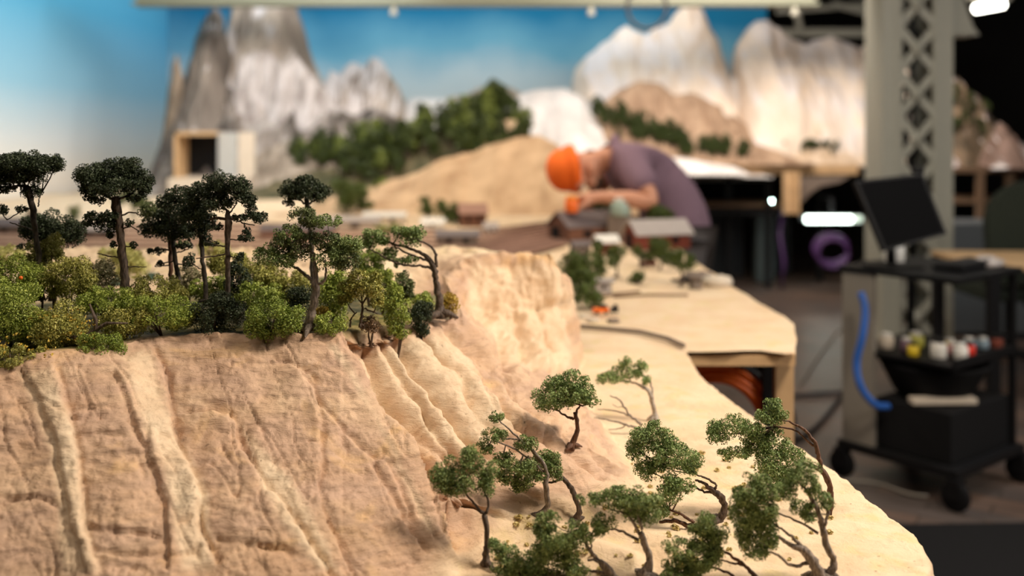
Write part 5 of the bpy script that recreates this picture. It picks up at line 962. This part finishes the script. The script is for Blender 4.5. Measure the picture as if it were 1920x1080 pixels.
t = tl_('plastic_tub', 'wide black plastic tub standing on the cart below the colourful shelf', 'tub', (.24, .22, .346)); MB().lathe([(.13, 0), (.15, .02), (.20, .12), (.215, .14), (.20, .14), (.185, .12), (.13, .03), (.12, .02)], (0, 0, 0), 28).build('tub', M['black_matt'], t)
t = tl_('wooden_strip', 'beige wooden strip lying on the black drawer box of the cart', 'wooden strip', (.13, .12, .362), math.radians(-36)); MB().box((0, 0, .0), (.25, .05, .022), bev=.003).build('strip', M['cream'], t)
# monitor on top shelf
mo = thing('monitor', 'black tilted monitor standing on the cart, seen against the column', 'monitor', onct((.12, .33, .857)), math.radians(-12))
c = mo.location; q = [P(1600, 340, 3.85), P(1727, 326, 3.95), P(1772, 440, 3.90), P(1655, 472, 3.80)]; nrm = (q[1]-q[0]).cross(q[3]-q[0]).normalized()
def wl(v): return Matrix.Rotation(math.radians(12), 3, 'Z') @ (Vector(v)-c)
mb = MB(); mb.add([wl(v-nrm*.012) for v in q]+[wl(v+nrm*.012) for v in q], [(0, 1, 2, 3), (7, 6, 5, 4), (0, 4, 5, 1), (1, 5, 6, 2), (2, 6, 7, 3), (3, 7, 4, 0)]); mb.build('casing', M['black'], mo)
ce = (q[0]+q[1]+q[2]+q[3])/4; cc = [ce+(v-ce)*.93 for v in q]; sg = 1 if nrm.y < 0 else -1
mb = MB(); mb.add([wl(v+nrm*sg*.0125) for v in cc]+[wl(v+nrm*sg*.0135) for v in cc], [(0, 1, 2, 3), (7, 6, 5, 4), (0, 4, 5, 1), (1, 5, 6, 2), (2, 6, 7, 3), (3, 7, 4, 0)]); mb.build('screen', mat('switched_off_screen', (.002, .002, .0025), .6, bump=0, var=0, spec=.05), mo)
MB().tube([(0, 0, .0), (.0, .02, .10), wl(ce+Vector((0, .03, 0)))], .018, 8).build('stand_arm', M['black'], mo); MB().box((0, 0, .006), (.22, .16, .012), bev=.004).build('stand_base', M['black'], mo)
MB().box(wl(q[1]+Vector((-.01, .01, .015))), (.05, .03, .03), bev=.008).build('webcam', M['black'], mo)
t = tl_('keyboard', 'flat black keyboard on the top shelf of the cart', 'keyboard', (.30, .12, .857), .05); MB().box((0, 0, .012), (.30, .12, .02), bev=.004).build('case', M['black'], t)
for rr_ in range(4): tag(MB().box((0, -.04+rr_*.026, .026), (.27, .018, .008), bev=.002).build('key_row', M['dark_metal'], t))
t = tl_('crumpled_cloth', 'pale grey cloth heap lying on the right part of the cart top', 'cloth', (.44, .10, .857), .2)
bb = MB().ball((0, 0, .012), (.09, .06, .022), 16); r_ = random.Random(2); bb.v = [(x*(1+r_.uniform(-.15, .15)), y*(1+r_.uniform(-.15, .15)), z*(1+r_.uniform(-.3, .3))) for x, y, z in bb.v]; bb.build('cloth', M['roof_light'], t)
t = tl_('mug', 'white mug on the cart top beneath the monitor', 'mug', (.19, .36, .857)); MB().lathe([(.035, 0), (.04, .01), (.04, .085), (.035, .085), (.034, .012)], (0, 0, 0), 20).build('cup', M['white'], t); MB().tube([(.038, 0, .07), (.065, 0, .06), (.065, 0, .03), (.038, 0, .02)], .005, 6).build('handle', M['white'], t)
hs = [P(x, y, D) for x, y, D in ((1614, 548, 3.86), (1622, 580, 3.84), (1617, 630, 3.82), (1606, 680, 3.82), (1614, 725, 3.80), (1640, 758, 3.80), (1665, 762, 3.84))]
tag(MB().tube([Vector(v) for v in smooth_path([tuple(h) for h in hs], 8)], .014, 10).build('blue_hose', M['blue'], None, hs[0]), 'bright blue hose hanging down along the grey side panel of the cart', 'hose')
# colourful clutter on the lower shelf
CL = [('paint_bottle', 'white paint bottle lying at the front of the cart shelf', 'white', (.10, .12), (.03, .075)), ('paint_bottle', 'second white bottle leaning beside the first on the cart shelf', 'white', (.15, .06), (.028, .06)), ('paint_jar', 'pink paint jar next to the white bottles on the cart shelf', 'pinkp', (.19, .11), (.022, .05)),
      ('paint_jar', 'bright red paint jar on the cart shelf', 'redp', (.24, .07), (.02, .05)), ('paint_jar', 'yellow paint jar behind the red one on the cart shelf', 'yel', (.22, .14), (.022, .055)), ('paint_jar', 'olive yellow paint jar at the back of the cart shelf', 'olive', (.22, .28), (.03, .06)), ('paint_jar', 'yellow lid jar at the left end of the cart shelf', 'yel', (.06, .20), (.022, .05)),
      ('paint_jar', 'greyish blue paint jar on the right of the cart shelf', 'gb', (.33, .12), (.026, .05)), ('paint_jar', 'second grey-blue jar at the right end of the cart shelf', 'gb', (.40, .10), (.024, .045)), ('paint_jar', 'dark red jar near the right post of the cart', 'red', (.45, .07), (.024, .05)), ('paint_jar', 'cream jar at the back left of the cart shelf', 'cream', (.10, .34), (.03, .06)), ('paint_jar', 'mauve jar between the cream and yellow jars', 'cloth', (.11, .26), (.025, .055))]
for nm, c_ in (('pinkp', (.75, .35, .35)), ('redp', (.75, .04, .02)), ('yel', (.75, .55, .03)), ('olive', (.38, .36, .06)), ('gb', (.22, .30, .36))): M[nm] = mat('plastic_'+nm, c_, .4)
for i, (nm, lb_, m_, (x, y), (r, h)) in enumerate(CL):
    t = tl_(nm, lb_, 'paint jar' if nm == 'paint_jar' else 'bottle', (x, y, .53)); MB().lathe([(r*.9, 0), (r, .004), (r, h*.72), (r*.7, h*.8)], (0, 0, 0), 16).build('body', M[m_], t); MB().lathe([(r*.72, h*.79), (r*.72, h*.97), (r*.6, h)], (0, 0, 0), 14).build('lid', M['white' if i % 3 else 'black'], t)
# desk and chair behind the cart
dk = thing('desk', 'desk with a light wooden top and black legs at the right edge', 'desk', (2.75, 4.9, 0)); dl = dk.location
MB().box((2.75, 5.0, .75), (1.05, .62, .025), -.08, bev=.003).build('desktop', M['wood'], dk, dl)
for x, y in ((2.30, 4.76), (2.26, 5.28), (3.2, 4.70), (3.2, 5.24)): MB().box((x, y, .37), (.05, .05, .74)).build('leg', M['black'], dk, dl)
MB().box((2.75, 4.74, .42), (.9, .03, .03), -.06).build('crossbar', M['black'], dk, dl)
tag(MB().box((3.55, 7.0, .4), (1.1, .4, .75), bev=.01).build('grey_cabinet', mat('blue_grey_board', (.13, .145, .155), .6), None, (3.55, 7.0, 0)), 'blue-grey low cabinet seen beneath the desk behind the cart', 'cabinet')
ch = thing('office_chair', 'dark green office chair with a rounded backrest behind the desk', 'chair', (2.95, 5.85, 0)); cl = ch.location; M['chair'] = mat('dark_green_fabric', (.022, .028, .018), .9)
mb = MB(); pr = []
for k in range(25):
    a = math.pi*k/24; pr.append((math.cos(a)*.26, .88+math.sin(a)*.24))
pr += [(-.24, .55), (.24, .55)]; mb.prism([(2.95+x, z) for x, z in pr], 5.62, 5.69); mb.build('backrest', M['chair'], ch, cl)
MB().box((2.95, 5.9, .47), (.5, .48, .09), bev=.03).build('seat', M['chair'], ch, cl); MB().tube([(2.95, 5.9, .06), (2.95, 5.9, .44)], .03, 12).build('stem', M['black'], ch, cl); MB().box((2.95, 5.66, .50), (.06, .04, .2)).build('back_bar', M['black'], ch, cl)
for k in range(5):
    a = k*2*math.pi/5; e = Vector((2.95+math.cos(a)*.28, 5.9+math.sin(a)*.28, .055)); l_ = MB().tube([(2.95, 5.9, .10), e], [.022, .014], 8).build('foot', M['black'], ch, cl); MB().ball(e-Vector((0, 0, .025)), .028, 10).build('wheel', M['black_matt'], l_) if False else MB().ball(e-Vector((0, 0, .025)), .028, 10).build('wheel', M['black_matt'], ch, cl)
# ------------------------------------------------------------ person
ROOT = Vector((.86, 4.98, 0)); pe = thing('person', 'person in orange beanie and mauve t-shirt bending low over the model houses', 'person', ROOT)
def skin(name, nodes, edges, m, parent, sub=2, root=0):
    me = bpy.data.meshes.new(name); ks = list(nodes); me.from_pydata([Vector(nodes[k][0])-ROOT for k in ks], [(ks.index(a), ks.index(b)) for a, b in edges], []); me.materials.append(m)
    o = bpy.data.objects.new(name, me); COL.objects.link(o); o.parent = parent
    md = o.modifiers.new('Skin', 'SKIN'); md.use_smooth_shade = True
    for i, k in enumerate(ks):
        r = nodes[k][1]; r = r if hasattr(r, '__len__') else (r, r); me.skin_vertices[0].data[i].radius = r; me.skin_vertices[0].data[i].use_root = (i == root)
    o.modifiers.new('Sub', 'SUBSURF').levels = sub; o.modifiers['Sub'].render_levels = sub; return o
N = {}
def nd(k, p, r): N[k] = (p, r)
nd('pelvis', (.83, 4.98, .92), (.10, .12)); nd('waist', (.79, 4.96, 1.05), (.11, .13)); nd('chest', (.68, 4.93, 1.17), (.115, .145)); nd('upper', (.57, 4.92, 1.25), (.105, .14)); nd('neck0', (.49, 4.91, 1.27), (.065, .07)); nd('neck', (.425, 4.895, 1.255), (.055, .055))
nd('head0', (0.380, 4.87, 1.225), (.078, .075)); nd('head1', (0.315, 4.865, 1.22), (.095, .09)); nd('head2', (0.255, 4.865, 1.22), (.085, .085)); nd('jaw', (0.385, 4.82, 1.155), (.045, .042)); nd('chin', (0.395, 4.80, 1.125), (.026, .026)); nd('nose', (0.325, 4.765, 1.135), (.013, .012))
# near (right) arm
nd('shR', (.56, 4.76, 1.24), (.075, .08)); nd('uaR', (.60, 4.66, 1.16), (.058, .058)); nd('elR', (.655, 4.60, 1.065), (.044, .044)); nd('faR', (.55, 4.61, 1.085), (.043, .043)); nd('wrR', (.405, 4.635, 1.095), (.028, .026)); nd('paR', (.345, 4.64, 1.085), (.034, .022))
# far (left) arm reaching to the table
nd('shL', (.50, 5.07, 1.24), (.075, .08)); nd('uaL', (.44, 5.08, 1.12), (.056, .056)); nd('elL', (.42, 5.02, 1.01), (.044, .044)); nd('faL', (.36, 4.90, .99), (.038, .038)); nd('wrL', (.31, 4.80, .99), (.027, .027)); nd('paL', (.285, 4.74, .985), (.034, .022))
for s_, y in (('R', 4.88), ('L', 5.09)):
    nd('hip'+s_, (.84, y, .83), (.075, .07)); nd('knee'+s_, (.84 if s_ == 'R' else .86, y-.01, .50), (.058, .058)); nd('calf'+s_, (.86 if s_ == 'R' else .88, y, .34), (.058, .056)); nd('ank'+s_, (.88 if s_ == 'R' else .92, y, .09), (.04, .036)); nd('toe'+s_, (.74 if s_ == 'R' else .78, y-.02, .035), (.035, .045))
E = [('pelvis', 'waist'), ('waist', 'chest'), ('chest', 'upper'), ('upper', 'neck0'), ('neck0', 'neck'), ('neck', 'head0'), ('head0', 'head1'), ('head1', 'head2'), ('head0', 'jaw'), ('jaw', 'chin'), ('head1', 'nose')]
for s_ in 'RL': E += [('upper', 'sh'+s_), ('sh'+s_, 'ua'+s_), ('ua'+s_, 'el'+s_), ('el'+s_, 'fa'+s_), ('fa'+s_, 'wr'+s_), ('wr'+s_, 'pa'+s_), ('pelvis', 'hip'+s_), ('hip'+s_, 'knee'+s_), ('knee'+s_, 'calf'+s_), ('calf'+s_, 'ank'+s_), ('ank'+s_, 'toe'+s_)]
# fingers: right hand curled round an orange jar standing at (0.305, 4.60), left holds a brush
def fingers(s_, palm, dirs):
    for f, pts in dirs.items():
        prev = 'pa'+s_
        for j, p in enumerate(pts): nd(f+s_+str(j), p, .0095-.001*j); E.append((prev, f+s_+str(j))); prev = f+s_+str(j)
fingers('R', None, {'index': [(.318, 4.625, 1.10), (.285, 4.62, 1.09), (.268, 4.618, 1.065)], 'middle': [(.315, 4.632, 1.085), (.278, 4.63, 1.075), (.260, 4.628, 1.05)], 'ring': [(.316, 4.642, 1.07), (.283, 4.642, 1.058), (.268, 4.64, 1.035)], 'little': [(.322, 4.652, 1.06), (.295, 4.655, 1.045), (.284, 4.652, 1.028)], 'thumb': [(.352, 4.61, 1.07), (.325, 4.595, 1.055), (.300, 4.595, 1.045)]})
fingers('L', None, {'index': [(.268, 4.705, .985), (.255, 4.68, .97), (.248, 4.668, .95)], 'middle': [(.280, 4.700, .98), (.268, 4.674, .965), (.262, 4.664, .945)], 'ring': [(.292, 4.700, .975), (.283, 4.678, .958), (.278, 4.67, .94)], 'little': [(.303, 4.706, .97), (.297, 4.688, .955), (.292, 4.682, .94)], 'thumb': [(.262, 4.735, .97), (.245, 4.71, .955), (.243, 4.688, .942)]})
body = skin('body', N, E, M['skin'], pe)
for k, (x, z) in enumerate(((.262, 1.165), (.300, 1.162))):
    MB().ball((.322+.02*k, 4.788-.012*k, 1.150-.022*k), .010, 10).build('eye', M['white'], pe, ROOT)
MB().ball((.385, 4.790, 1.215), (.022, .008, .03), 10).build('ear', M['skin'], pe, ROOT)
S = {'b': ((.765, 4.965, 1.06), (.145, .17)), 'c': ((.685, 4.935, 1.18), (.14, .175)), 'd': ((.575, 4.92, 1.26), (.125, .165)), 'e': ((.50, 4.915, 1.28), (.085, .09)), 'f': ((.56, 4.75, 1.245), (.094, .095)), 'g': ((.60, 4.665, 1.165), (.082, .080)), 'h': ((.635, 4.625, 1.115), (.074, .070)), 'i': ((.50, 5.08, 1.245), (.09, .092)), 'j': ((.45, 5.085, 1.15), (.076, .074))}
skin('tshirt', S, [('b', 'c'), ('c', 'd'), ('d', 'e'), ('d', 'f'), ('f', 'g'), ('g', 'h'), ('d', 'i'), ('i', 'j')], M['cloth'], pe, root=0)
MB().tube(smooth_path([(.70, 4.94, 1.165), (.755, 4.965, 1.10), (.80, 4.98, 1.0), (.825, 4.98, .90), (.828, 4.98, .83)], 4), [.135+.035*min(1, k/9) for k in range(17)], 22).build('shirt_hem', M['cloth'], pe, ROOT)
MB().tube([Vector((.50, 4.915, 1.28))+Vector((.03*math.sin(a)*.3, math.cos(a)*.085, math.sin(a)*.085)) for a in np.linspace(0, 2*math.pi, 17)], .022, 8).build('hood', M['cloth'], pe, ROOT)
T_ = {'p': ((.84, 4.98, .87), (.135, .155))}; te = []
for s_, y in (('R', 4.88), ('L', 5.09)):
    T_['h'+s_] = ((.85, y, .82), (.105, .10)); T_['k'+s_] = ((.84 if s_ == 'R' else .86, y-.01, .50), (.078, .076)); T_['a'+s_] = ((.88 if s_ == 'R' else .92, y, .10), (.062, .058)); te += [('p', 'h'+s_), ('h'+s_, 'k'+s_), ('k'+s_, 'a'+s_)]
skin('trousers', T_, te, M['trouser'], pe)
for s_, y, dx in (('R', 4.88, -.02), ('L', 5.09, .02)): MB().ball((.83+dx, y, .045), (.14, .055, .045), 16).box((.83+dx, y, .010), (.26, .09, .02), bev=.008).build('shoe', M['black'], pe, ROOT)
# beanie over the crown (points to -x), beard
Rb = Matrix.Rotation(math.radians(-100), 3, 'Y') @ Matrix.Rotation(math.radians(6), 3, 'X'); cb = Vector((.302, 4.862, 1.218))
MB().lathe([(.108, -.012), (.116, .0), (.116, .028), (.108, .034), (.107, .05), (.098, .085), (.078, .112), (.045, .130), (.01, .137)], cb, 26, Rb).build('beanie', M['beanie'], pe, ROOT)
MB().lathe([(.112, -.014), (.119, -.008), (.119, .026), (.112, .032)], cb, 26, Rb).build('beanie_cuff', M['beanie'], pe, ROOT)
MB().ball((.415, 4.835, 1.15), (.035, .045, .04), 14).ball((.400, 4.81, 1.115), (.025, .03, .02), 12).build('beard', M['hair'], pe, ROOT); MB().ball((.385, 4.895, 1.268), (.035, .06, .045), 14).build('hair', M['hair'], pe, ROOT)
# jars near the hands
def jar(label, c, r, h, m, lid, cat='jar'):
    t = thing('jar', label, cat, c); MB().lathe([(r*.92, 0), (r, .006), (r, h*.75), (r*.8, h*.82)], (0, 0, 0), 20).build('body', M[m], t); MB().lathe([(r*.86, h*.8), (r*.86, h*.98), (r*.8, h)], (0, 0, 0), 20).build('lid', M[lid], t)
c = P(1072, 398, 4.62); st_ = P(1072, 398, 4.62)
jar('orange and amber jar held by the fingers above the engine shed roof', c, .032, .075, 'orange', 'orange2')
c = P(1163, 404, 4.62); jar('pale green glass jar with a white lid behind the engine shed roof', c, .048, .085, 'glass_green', 'white')
tag(MB().box((c.x, 4.64, (.885+c.z)/2), (.12, .09, c.z-.885), bev=.004).build('wooden_block', M['stone'], None, (c.x, 4.64, .885)), 'grey-brown block carrying the pale green jar behind the shed', 'block')
